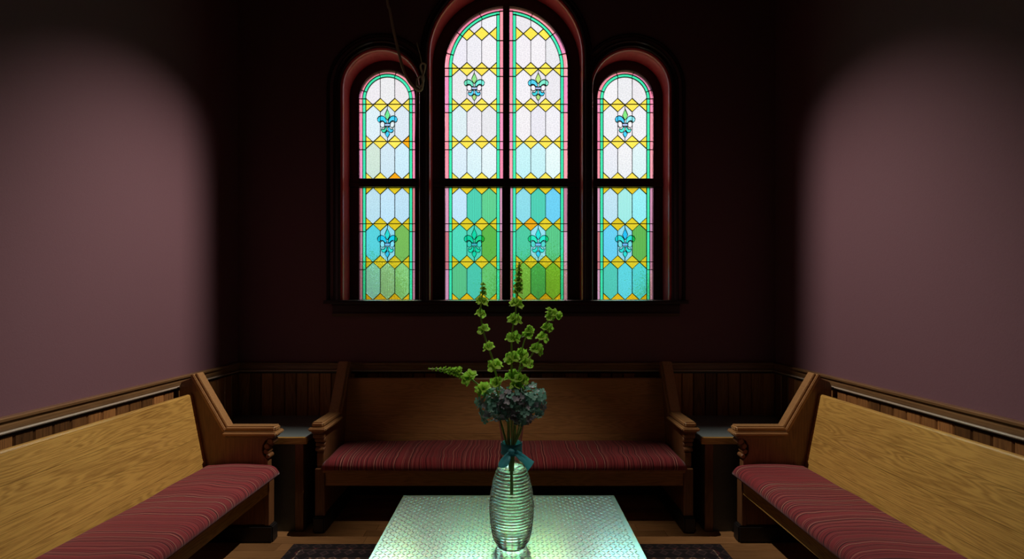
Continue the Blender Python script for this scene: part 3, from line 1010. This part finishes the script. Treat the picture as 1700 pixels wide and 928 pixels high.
# ------------------------------------------------------------------ rug
def rug_mat():
    m, nt, b = mat_base('oriental rug')
    L = nt.links.new
    tc = nt.nodes.new('ShaderNodeTexCoord')
    sx = nt.nodes.new('ShaderNodeSeparateXYZ'); L(tc.outputs['Generated'], sx.inputs[0])
    def math_(op, a, b_=None):
        n = nt.nodes.new('ShaderNodeMath'); n.operation = op
        for k, v in ((0, a), (1, b_)):
            if v is None: continue
            if isinstance(v, (int, float)): n.inputs[k].default_value = v
            else: L(v, n.inputs[k])
        return n.outputs[0]
    W_, D_ = 2.51, 1.75
    ex = math_('MULTIPLY', math_('SUBTRACT', 0.5, math_('ABSOLUTE', math_('SUBTRACT', sx.outputs['X'], 0.5))), W_)
    ey = math_('MULTIPLY', math_('SUBTRACT', 0.5, math_('ABSOLUTE', math_('SUBTRACT', sx.outputs['Y'], 0.5))), D_)
    ed = math_('MINIMUM', ex, ey)
    rp = nt.nodes.new('ShaderNodeValToRGB'); rp.color_ramp.interpolation = 'CONSTANT'
    r = rp.color_ramp
    r.elements[0].position = 0; r.elements[0].color = (0.020, 0.012, 0.012, 1)
    r.elements[1].position = 0.30; r.elements[1].color = (0.10, 0.018, 0.018, 1)
    for p, c in ((0.05, (0.05, 0.012, 0.014)), (0.065, (0.18, 0.13, 0.09)), (0.073, (0.03, 0.018, 0.02)), (0.155, (0.18, 0.13, 0.09)), (0.163, (0.06, 0.012, 0.014))):
        el = r.elements.new(p); el.color = (*c, 1)
    L(ed, rp.inputs[0])
    # zigzag figures inside the border
    mp = nt.nodes.new('ShaderNodeMapping'); mp.inputs['Scale'].default_value = (W_ * 14, D_ * 14, 1)
    L(tc.outputs['Generated'], mp.inputs[0])
    vo = nt.nodes.new('ShaderNodeTexVoronoi'); vo.distance = 'MANHATTAN'; vo.inputs['Scale'].default_value = 1.0
    vo.inputs['Randomness'].default_value = 0.15
    L(mp.outputs[0], vo.inputs['Vector'])
    rp2 = nt.nodes.new('ShaderNodeValToRGB'); rp2.color_ramp.interpolation = 'CONSTANT'
    rp2.color_ramp.elements[0].color = (1, 1, 1, 1); rp2.color_ramp.elements[1].position = 0.55; rp2.color_ramp.elements[1].color = (0.4, 0.4, 0.45, 1)
    e3 = rp2.color_ramp.elements.new(0.36); e3.color = (3.4, 3.0, 2.6, 1)
    e4 = rp2.color_ramp.elements.new(0.44); e4.color = (1, 1, 1, 1)
    L(vo.outputs['Distance'], rp2.inputs[0])
    mx = nt.nodes.new('ShaderNodeMix'); mx.data_type = 'RGBA'; mx.blend_type = 'MULTIPLY'; mx.inputs[0].default_value = 1
    L(rp.outputs[0], mx.inputs[6]); L(rp2.outputs[0], mx.inputs[7])
    L(mx.outputs[2], b.inputs['Base Color'])
    b.inputs['Roughness'].default_value = 0.95
    return m
M['rug'] = rug_mat()
rug = G().box(-1.255, 1.255, -0.875, 0.875, 0.0, 0.009).mk('area_rug', M['rug'], None, bevel=0.003, loc=(-0.026, 2.87 - 0.875, 0.0005))
tag(rug, 'dark patterned oriental rug under the metal table', 'rug')

# ------------------------------------------------------------------ diamond plate table
TX0, TX1, TY0, TY1, TZ = -0.55, 0.523, 1.29, 2.485, 0.45
tcx, tcy = (TX0 + TX1) / 2, (TY0 + TY1) / 2
tbl = tag(empty('metal_table', (tcx, tcy, 0.0095)), 'low table topped with shiny diamond plate metal in front of the pews', 'table')
def tb(x0, x1, y0, y1, z0, z1): return G().box(x0 - tcx, x1 - tcx, y0 - tcy, y1 - tcy, z0 - 0.0095, z1 - 0.0095)
tb(TX0, TX1, TY0, TY1, TZ - 0.0045, TZ - 0.0012).mk('plate_top', M['metal'], tbl, bevel=0.0015)
for nm, b in (('apron', (TX0, TX0 + 0.003, TY0, TY1)), ('apron', (TX1 - 0.003, TX1, TY0, TY1)), ('apron', (TX0 + 0.003, TX1 - 0.003, TY0, TY0 + 0.003)), ('apron', (TX0 + 0.003, TX1 - 0.003, TY1 - 0.003, TY1))):
    tb(*b, TZ - 0.085, TZ - 0.005).mk(nm, M['metal'], tbl)
for x in (TX0 + 0.01, TX1 - 0.07):
    for yy in (TY0 + 0.01, TY1 - 0.07):
        tb(x, x + 0.06, yy, yy + 0.06, 0.0095, TZ - 0.005).mk('leg', M['metal'], tbl, bevel=0.003)
# tread lugs: raised lens-shaped bars at +-45 degrees in a checker
def lug_geo():
    ln, wd, ht = 0.0100, 0.0031, 0.0020
    st = [(-1, 0.0, 0.0), (-0.72, 0.62, 0.75), (0, 1.0, 1.0), (0.72, 0.62, 0.75), (1, 0.0, 0.0)]
    v = []; f = []
    idx = []
    for s, w, h in st:
        if w == 0:
            idx.append([len(v)] * 3); v.append((s * ln, 0, -0.001))
        else:
            n = len(v); idx.append([n, n + 1, n + 2])
            v += [(s * ln, -w * wd, -0.001), (s * ln, 0, h * ht), (s * ln, w * wd, -0.001)]
    for a, b in zip(idx[:-1], idx[1:]):
        for k in (0, 1):
            q = [a[k], a[k + 1], b[k + 1], b[k]]
            u = []
            for i_ in q:
                if i_ not in u: u.append(i_)
            f.append(tuple(u))
    return v, f
lv, lf_ = lug_geo()
lme = bpy.data.meshes.new('tread_lug')
lme.from_pydata(lv, [], lf_); lme.materials.append(M['lug'])
pit = 0.0183
lugs = []
nx_, ny_ = int((TX1 - TX0 - 0.02) / pit), int((TY1 - TY0 - 0.02) / pit)
for j in range(ny_):
    for i in range(nx_):
        x = TX0 + 0.018 + i * pit; yy = TY0 + 0.018 + j * pit
        lugs.append((x, yy, (PI / 4) * 0.9 if (i + j) % 2 == 0 else -(PI / 4) * 0.9))
def in_view(l):
    px = VPX + l[0] * F / l[1]; py = VPY + (H - TZ) * F / l[1]
    return 0 < px < 1700 and py < 926 and not (814 < px < 886)
near = sorted([l for l in lugs if in_view(l)], key=lambda l: l[1])[:280]
ns = set(near)
for x, yy, a in near:
    use('tread_lug', lme, tbl, (x - tcx, yy - tcy, TZ - 0.0012 - 0.0095), (0, 0, a))
g = G()
for x, yy, a in lugs:
    if (x, yy, a) in ns: continue
    ca, sa = math.cos(a), math.sin(a)
    g.add([(x - tcx + p[0] * ca - p[1] * sa, yy - tcy + p[0] * sa + p[1] * ca, TZ - 0.0012 - 0.0095 + p[2]) for p in lv], lf_)
tag(g.mk('tread_lugs', M['lug'], tbl), kind='stuff')

# ------------------------------------------------------------------ vase
VX, VY, VZ = 0.001, 1.974, TZ + 0.0012
prof_pts = [(0.050, 0.0), (0.058, 0.004), (0.066, 0.012), (0.073, 0.03), (0.080, 0.06), (0.0845, 0.09), (0.0875, 0.12), (0.089, 0.16), (0.0875, 0.19), (0.084, 0.22), (0.074, 0.27), (0.064, 0.30), (0.054, 0.325), (0.046, 0.35), (0.0412, 0.375), (0.0395, 0.40), (0.042, 0.43), (0.048, 0.47), (0.054, 0.51), (0.060, 0.545)]
def rad_at(z):
    for (r0, z0), (r1, z1) in zip(prof_pts[:-1], prof_pts[1:]):
        if z0 <= z <= z1:
            t = (z - z0) / (z1 - z0); return r0 + (r1 - r0) * t
    return prof_pts[-1][0]
def smooth_rad(z):
    return sum(rad_at(min(0.545, max(0.0, z + k * 0.004))) for k in (-2, -1, 0, 1, 2)) / 5
outer = []
zz = 0.0
while zz <= 0.5451:
    r = rad_at(zz) if zz < 0.012 else smooth_rad(zz)
    if 0.022 < zz < 0.335:
        fade = min(1, (zz - 0.022) / 0.02, (0.335 - zz) / 0.02)
        r += 0.0038 * fade * (abs(math.sin(PI * zz / 0.0118)) - 0.5)
    outer.append((r, zz))
    zz += 0.0014
inner = [(smooth_rad(zz_) - 0.0042, zz_) for zz_ in [0.545 - 0.01 * k for k in range(54)] if zz_ > 0.012]
vprof = [(0.0005, 0.0)] + outer + [(outer[-1][0] - 0.002, 0.5472)] + inner + [(0.045, 0.010), (0.0005, 0.009)]
vase = tag(empty('flower_vase', (VX, VY, VZ)), 'tall ribbed clear glass vase standing on the metal table', 'vase')
G().lathe(vprof, 72, caps=False).mk('vase_body', M['glass'], vase, smooth=True)
wl = 0.318
wprof = [(0.0005, 0.0085), (0.046, 0.0095)] + [(smooth_rad(z_) - 0.0034, z_) for z_ in [0.014 + 0.01 * k for k in range(31)] if z_ < wl] + [(smooth_rad(wl) - 0.0034, wl), (0.0005, wl)]
G().lathe(wprof, 72, caps=False).mk('water', M['water'], vase, smooth=True)

# ribbon
rb = tag(empty('ribbon', (VX, VY, VZ + 0.375)), 'sheer teal ribbon tied round the neck of the vase', 'ribbon')
bp_ = []
for z_ in [0.0 + 0.004 * k for k in range(12)]:
    bp_.append((smooth_rad(0.375 + z_) + 0.0022 + 0.0012 * math.sin(z_ * 420), z_))
bp2 = [(r - 0.0012, z_) for r, z_ in bp_[::-1]]
g = G(); g.lathe(bp_ + bp2 + [bp_[0]], 48, caps=False)
g.mk('ribbon_band', M['ribbon'], rb, smooth=True)
G().tube([(-0.012, -0.047, 0.022), (-0.006, -0.053, 0.024), (0.006, -0.053, 0.022), (0.012, -0.047, 0.020)], [0.007, 0.011, 0.011, 0.007], 10).mk('ribbon_knot', M['ribbon'], rb, smooth=True)
def tail(pts_l, pts_r, name):
    a, b = spline(pts_l, 6), spline(pts_r, 6)
    g = G(); n = len(a); v = []; m = 5
    for i in range(n):
        for j in range(m):
            t = j / (m - 1)
            p = a[i].lerp(b[i], t)
            p = p + Vector((0, -0.004 * math.sin(PI * t * 2 + i * 0.3), 0))
            v.append(p)
    f = [(i * m + j, i * m + j + 1, (i + 1) * m + j + 1, (i + 1) * m + j) for i in range(n - 1) for j in range(m - 1)]
    o = mk(name, v, f, M['ribbon'], rb, True)
    sm = o.modifiers.new('thick', 'SOLIDIFY'); sm.thickness = 0.0008
    return o
def Rb(px, py, dy):
    p = P(px, py, VY + dy)
    return p - Vector((VX, VY, VZ + 0.375))
tail([Rb(847, 747, -0.050), Rb(838, 755, -0.062), Rb(829, 766, -0.070), Rb(827, 775, -0.072)], [Rb(848, 754, -0.050), Rb(847, 764, -0.066), Rb(842, 774, -0.076), Rb(836, 778, -0.080)], 'ribbon_tail')
tail([Rb(853, 744, -0.050), Rb(864, 750, -0.064), Rb(876, 759, -0.074), Rb(887, 767, -0.080)], [Rb(853, 752, -0.050), Rb(861, 763, -0.066), Rb(869, 770, -0.074), Rb(876, 783, -0.084)], 'ribbon_tail')

# ------------------------------------------------------------------ flowers
def bell_mesh():
    g = G()
    n = 20
    rings = []
    for k, (r, z) in enumerate(((0.0015, 0.0), (0.0042, 0.003), (0.0072, 0.008), (0.0115, 0.013), (0.0165, 0.0165), (0.0195, 0.0175))):
        ring = []
        for j in range(n):
            a = 2 * PI * j / n
            w = 1 + (0.11 * k / 5) * math.cos(5 * a) + (0.05 * k / 5) * math.cos(3 * a + 1)
            ring.append((r * w * math.cos(a), r * w * math.sin(a), z + (0.0028 * k / 5) * math.cos(5 * a + 0.6)))
        rings.append(ring)
    g.rings(rings, True, False)
    # tiny seed in the cup
    g.lathe([(0.0005, 0.0), (0.003, 0.002), (0.003, 0.007), (0.0005, 0.009)], 8)
    me = bpy.data.meshes.new('bell')
    me.from_pydata(g.v, [], g.f)
    me.materials.append(M['bell'])
    me.polygons.foreach_set('use_smooth', [True] * len(me.polygons))
    return me
bell = bell_mesh()

def aim(p, d, s, spin):
    q = Vector(d).to_track_quat('Z', 'Y')
    return Matrix.Translation(p) @ q.to_matrix().to_4x4() @ Matrix.Rotation(spin, 4, 'Z') @ Matrix.Diagonal((s, s, s, 1))

def c5(x, y): return (700 + x / 3.315, 420 + y / 3.315)
def bells_stem(label, path, whorls, dy, tail_pts):
    """path, whorls in crop pixels; whorls (x, y, size, count, tightness)"""
    base = Vector((VX, VY, VZ))
    pts = [P(*c5(x, y), VY + dy) - base for x, y in path]
    low = [Vector(p) for p in tail_pts]
    t = tag(empty('bells_of_ireland', base), label, 'flower', 'flower stems in the glass vase')
    full = spline(low + pts, 6)
    n = len(full)
    G().tube(full, [0.0054 - 0.0028 * (i / (n - 1)) for i in range(n)], 7).mk('stem', M['stem'], t, smooth=True)
    for (x, y, s, cnt, tight) in whorls:
        p = P(*c5(x, y), VY + dy) - base
        # tangent of the stem near p
        k = min(range(len(pts)), key=lambda q: (pts[q] - p).length)
        tg = (pts[min(k + 1, len(pts) - 1)] - pts[max(k - 1, 0)]).normalized()
        a = tg.cross(Vector((0.1, 1, 0.1))).normalized(); b = tg.cross(a).normalized()
        ph = random.uniform(0, 2 * PI)
        for q in range(cnt):
            an = ph + 2 * PI * q / cnt + random.uniform(-0.25, 0.25)
            rd = a * math.cos(an) + b * math.sin(an)
            d = (rd + tg * (tight + random.uniform(-0.15, 0.25))).normalized()
            pp = p + rd * 0.004 * s + tg * random.uniform(-0.006, 0.006) * s
            use('bell', bell, t, mat4=aim(pp, d, s * random.uniform(0.85, 1.12), random.uniform(0, 6)))
    return t

NK = [(0.0, 0.0, 0.40), (0.0, 0.0, 0.50)]
bells_stem('leaning green bells-of-Ireland stem at left of the bouquet with sparse whorls', [(415, 690), (385, 570), (350, 470), (330, 380), (325, 300), (340, 190)],
           [(402, 622, 1.05, 5, 0.35), (366, 522, 0.88, 4, 0.55), (340, 428, 0.88, 4, 0.5), (325, 340, 0.82, 4, 0.5), (334, 270, 0.85, 5, 0.3), (340, 225, 0.55, 5, 0.7), (340, 200, 0.5, 5, 0.9), (338, 178, 0.4, 4, 1.4)], -0.005, [(0.006, -0.002, 0.30), (-0.010, 0.004, 0.42), (-0.016, 0, 0.52)])
bells_stem('tallest upright green bells-of-Ireland stem in the middle of the bouquet', [(495, 680), (495, 560), (497, 440), (515, 350), (520, 280), (530, 200), (538, 60)],
           [(497, 690, 1.15, 5, 0.6), (495, 588, 1.15, 6, 0.35), (497, 475, 1.12, 5, 0.3), (510, 372, 1.08, 6, 0.3), (520, 282, 0.95, 5, 0.4), (530, 215, 0.75, 6, 0.6), (532, 185, 0.7, 6, 0.6), (533, 155, 0.62, 6, 0.7), (534, 125, 0.55, 6, 0.8), (536, 100, 0.48, 6, 0.9), (537, 76, 0.36, 5, 1.2), (538, 58, 0.28, 4, 1.6)], -0.01, [(0.0, -0.012, 0.205), (0.0, -0.006, 0.30), (0.002, 0.0, 0.42), (-0.002, 0, 0.52)])
bells_stem('green bells-of-Ireland stem curving up to the right side of the bouquet', [(540, 670), (555, 630), (600, 570), (640, 500), (672, 430), (695, 370), (715, 325)],
           [(578, 607, 1.05, 5, 0.35), (632, 535, 1.08, 6, 0.3), (665, 468, 0.9, 5, 0.35), (688, 415, 0.8, 5, 0.4), (703, 355, 0.72, 5, 0.4), (738, 338, 0.85, 4, 0.3), (705, 330, 0.55, 4, 0.8), (697, 312, 0.4, 3, 1.0)], 0.0, [(-0.006, 0.0, 0.30), (0.012, 0.0, 0.42), (0.016, 0, 0.52)])
bells_stem('short dark green bells-of-Ireland stem behind the middle of the bouquet', [(530, 690), (545, 600), (560, 500), (590, 430)],
           [(555, 555, 0.95, 5, 0.4), (585, 455, 0.8, 5, 0.3), (590, 430, 0.7, 5, 0.5), (592, 412, 0.4, 4, 1.0)], 0.06, [(0.0, 0.006, 0.30), (0.010, 0.008, 0.42), (0.014, 0.012, 0.52)])
bells_stem('low green bells-of-Ireland stem stretching sideways to the left', [(400, 800), (350, 765), (310, 725), (265, 690), (210, 658), (120, 642), (38, 638)],
           [(342, 752, 1.15, 6, 0.4), (266, 688, 1.1, 6, 0.4), (210, 658, 0.75, 6, 0.6), (185, 652, 0.62, 6, 0.7), (158, 648, 0.55, 6, 0.7), (132, 643, 0.45, 5, 0.8), (108, 641, 0.38, 5, 1.0), (84, 640, 0.32, 5, 1.1), (62, 639, 0.26, 4, 1.4), (44, 638, 0.2, 4, 1.7)], -0.03, [(-0.004, 0.004, 0.30), (-0.012, 0.006, 0.42), (-0.020, 0, 0.52)])
bells_stem('stubby bells-of-Ireland stem just above the hydrangeas at the right of centre', [(520, 800), (535, 740), (545, 700)],
           [(545, 705, 1.0, 5, 0.5), (525, 735, 0.95, 5, 0.6)], -0.05, [(0.004, -0.008, 0.30), (0.010, -0.006, 0.42), (0.012, 0, 0.52)])
bells_stem('stubby bells-of-Ireland stem just above the hydrangeas at the left of centre', [(430, 800), (415, 760), (405, 725)],
           [(405, 720, 0.8, 5, 0.5), (425, 700, 0.6, 4, 0.5)], -0.05, [(-0.006, -0.008, 0.30), (-0.014, -0.006, 0.42), (-0.016, 0, 0.52)])

def floret_mesh(mat):
    v = []; f = []
    for q in range(4):
        a = q * PI / 2
        ca, sa = math.cos(a), math.sin(a)
        pts = [(0.0005, 0, 0.0), (0.006, -0.0058, 0.0022), (0.012, -0.0055, 0.0036), (0.0150, 0.0, 0.0025), (0.012, 0.0055, 0.0044), (0.006, 0.0058, 0.0018), (0.0075, 0.0, 0.0005)]
        n = len(v)
        v += [(x * ca - y * sa, x * sa + y * ca, z) for x, y, z in pts]
        f += [(n, n + 1, n + 6), (n + 1, n + 2, n + 6), (n + 2, n + 3, n + 6), (n + 3, n + 4, n + 6), (n + 4, n + 5, n + 6), (n + 5, n, n + 6)]
    me = bpy.data.meshes.new('floret')
    me.from_pydata(v, [], f)
    me.materials.append(mat)
    me.polygons.foreach_set('use_smooth', [True] * len(me.polygons))
    return me
ft, fm = floret_mesh(M['hyd_teal']), floret_mesh(M['hyd_mauve'])
HY = [('teal hydrangea head at the left of the bouquet', (822, 672), 0.0, (0.070, 0.065, 0.066), 95, 0.2),
      ('teal hydrangea head at the right of the bouquet', (880, 668), 0.0, (0.068, 0.065, 0.064), 95, 0.2),
      ('mauve grey hydrangea head at the front centre of the bouquet', (850, 670), -0.055, (0.058, 0.045, 0.062), 80, 0.75),
      ('dark hydrangea head hanging lowest over the vase rim', (866, 690), -0.06, (0.034, 0.030, 0.036), 36, 0.4)]
for lab, (px, py), dy, rad, cnt, mv in HY:
    c = P(px, py, VY + dy)
    t = tag(empty('hydrangea', c), lab, 'flower', 'hydrangea heads in the glass vase')
    tip = Vector((VX, VY, VZ + 0.40)) - c
    G().tube(spline([(0, 0, 0), tip * 0.45 + Vector((0, 0, -0.02)), tip + Vector((random.uniform(-.01, .01), random.uniform(-.01, .01), -0.03))], 6), 0.0045, 7).mk('stem', M['stem'], t, smooth=True)
    # dark heart of packed pedicels
    g = G()
    g.lathe([(0.0005, -0.62), (0.4, -0.52), (0.62, -0.2), (0.66, 0.1), (0.5, 0.42), (0.25, 0.6), (0.0005, 0.64)], 14)
    g.v = [(x * rad[0], y * rad[1], z * rad[2]) for x, y, z in g.v]
    g.mk('pedicels', M['hyd_teal'], t, smooth=True)
    for q in range(cnt):
        zf = 1 - 2 * (q + 0.5) / cnt
        zf = max(-0.85, zf)
        an = q * 2.39996
        rr = math.sqrt(max(0, 1 - zf * zf))
        d = Vector((rr * math.cos(an), rr * math.sin(an), zf))
        k = random.uniform(0.82, 1.12)
        p = Vector((d.x * rad[0], d.y * rad[1], d.z * rad[2])) * k
        dd = (d + Vector((random.uniform(-.5, .5), random.uniform(-.5, .5), random.uniform(-.3, .5)))).normalized()
        use('floret', fm if random.random() < mv else ft, t, mat4=aim(p, dd, random.uniform(0.8, 1.25), random.uniform(0, 6)))

# ------------------------------------------------------------------ rope
RY = WB - 0.06
def c6(x, y, dy=0): return P(620 + x / 3.71, y / 3.71, RY + dy)
top = [Vector((-1.02, RY, CEIL)), Vector((-0.96, RY, 4.1))]
rp_ = tag(empty('rope', c6(285, 558)), 'thin brown rope hanging from above and knotted beside the left window', 'rope')
ob = c6(285, 558)
def loc_(l): return [p - ob for p in l]
G().tube(loc_(spline(top + [c6(x, y) for x, y in ((85, 0), (100, 60), (120, 170), (145, 280), (170, 380), (195, 455), (225, 510), (260, 545), (285, 558), (300, 545))], 6)), 0.0105, 8).mk('rope_strand', M['rope'], rp_, smooth=True)
G().tube(loc_(spline([c6(300, 545), c6(305, 510, -.015), c6(290, 470, -.02), c6(270, 490, .01), (c6(268, 525, .015)), c6(292, 530, -.012), c6(310, 490, 0), c6(298, 440, .012), c6(290, 410, 0), c6(300, 390, -.008), c6(318, 400, 0), c6(312, 440, .008), c6(296, 480, 0)], 6)), 0.0070, 8).mk('knot', M['rope'], rp_, smooth=True)
G().tube(loc_(spline([c6(298, 395), c6(290, 350), c6(278, 305), c6(267, 262)], 5)), 0.0028, 6).mk('loose_end', M['rope'], rp_, smooth=True)
G().tube(loc_(spline([c6(268, 550), c6(264, 620), c6(262, 720), c6(258, 800), c6(256, 880)], 5)), 0.0030, 6).mk('loose_end', M['rope'], rp_, smooth=True)

# ------------------------------------------------------------------ outside
tag(G().box(-60, 60, WB + 0.6, 110, -0.6, -0.5).mk('lawn', M['lawn']), 'green lawn beyond the windows', kind='structure')
def bush(label, x, y, z, r, rz, seed):
    rnd = random.Random(seed)
    t = tag(empty('leafy_tree', (x, y, -0.5)), label, 'tree', 'trees outside the windows')
    g = G()
    for k in range(5):
        a = rnd.uniform(0, 6.28)
        g.tube(spline([(0.1 * math.cos(a), 0.1 * math.sin(a), 0), (0.2 * math.cos(a), 0.2 * math.sin(a), (z + 0.5) * 0.5), (0.5 * r * math.cos(a), 0.5 * r * math.sin(a), z + 0.5)], 3), 0.12, 6)
    g.mk('trunk', M['oak_end'], t)
    g = G()
    for k in range(30000):
        d = Vector((rnd.gauss(0, 1), rnd.gauss(0, 1), rnd.gauss(0, 1))).normalized()
        q = 0.62 * rnd.random() ** 0.4 + abs(rnd.gauss(0, 0.20))
        lump = 1 + 0.22 * noise.noise(d * 2.2 + Vector((seed, 0, 0)))
        p = Vector((d.x * r, d.y * r, d.z * rz)) * q * lump + Vector((0, 0, z + 0.5))
        if p.z < 0.02: continue
        u = Vector((rnd.uniform(-1, 1), rnd.uniform(-1, 1), rnd.uniform(-1, 1))).normalized()
        w = u.cross(d).normalized()
        s_ = rnd.uniform(0.07, 0.13)
        g.add([p - u * s_, p + w * s_ * 0.5 + d * 0.01, p + u * s_, p - w * s_ * 0.5 + d * 0.01], [(0, 1, 2), (0, 2, 3)])
    tag(mk('leaves', g.v, g.f, M['bush'], t), kind='stuff')
    return t
bush('green leafy tree outside behind the left window', -17.5, 58.0, 2.4, 7.0, 5.6, 1.0)
bush('green leafy tree outside behind the middle window', 3.0, 55.0, 2.2, 7.4, 5.8, 5.0)
bush('green leafy tree outside behind the right window', 20.0, 58.0, 2.0, 6.4, 4.8, 9.0)

# ------------------------------------------------------------------ spotlights added to brighten the room (unseen, above the frame)
for k, (pos, tgt, watts, cone, blend, colr, what) in enumerate(FILL_SPOTS):
    pos = Vector(pos); d = (Vector(tgt) - pos).normalized()
    t = tag(empty('ceiling_spotlight', (pos.x, pos.y, CEIL)), 'black ceiling spotlight ' + what, 'lamp', 'ceiling spotlights')
    G().lathe([(0.0005, 0.0), (0.055, 0.0), (0.055, -0.018), (0.012, -0.026), (0.012, -0.15), (0.0005, -0.15)], 20).mk('mount', M['lampblack'], t)
    q = d.to_track_quat('-Z', 'Y')
    head = G().lathe([(0.0005, 0.13), (0.035, 0.13), (0.05, 0.11), (0.056, 0.0), (0.060, -0.03), (0.056, -0.03), (0.050, 0.02), (0.0005, 0.03)], 24).mk('lamp_head', M['lampblack'], t)
    head.location = pos - Vector((pos.x, pos.y, CEIL)) - d * 0.05
    head.rotation_euler = q.to_euler()
    ld = bpy.data.lights.new('spot', 'SPOT')
    ld.energy = watts; ld.color = colr
    ld.spot_size = math.radians(cone); ld.spot_blend = blend
    ld.shadow_soft_size = 0.012
    if k < 2:      # unseen flap added to cut the light off the window wall
        sx = -1 if tgt[0] < 0 else 1
        G().box(min(-0.03 * sx, 0.15 * sx), max(-0.03 * sx, 0.15 * sx), 0.0145, 0.0165, -0.24 - CEIL + pos.z, 0.06 - CEIL + pos.z).mk('barn_door', M['lampblack'], t)
    lo = bpy.data.objects.new('spot_bulb', ld)
    lo.location = pos - Vector((pos.x, pos.y, CEIL))
    lo.rotation_euler = q.to_euler()
    link(lo, t)
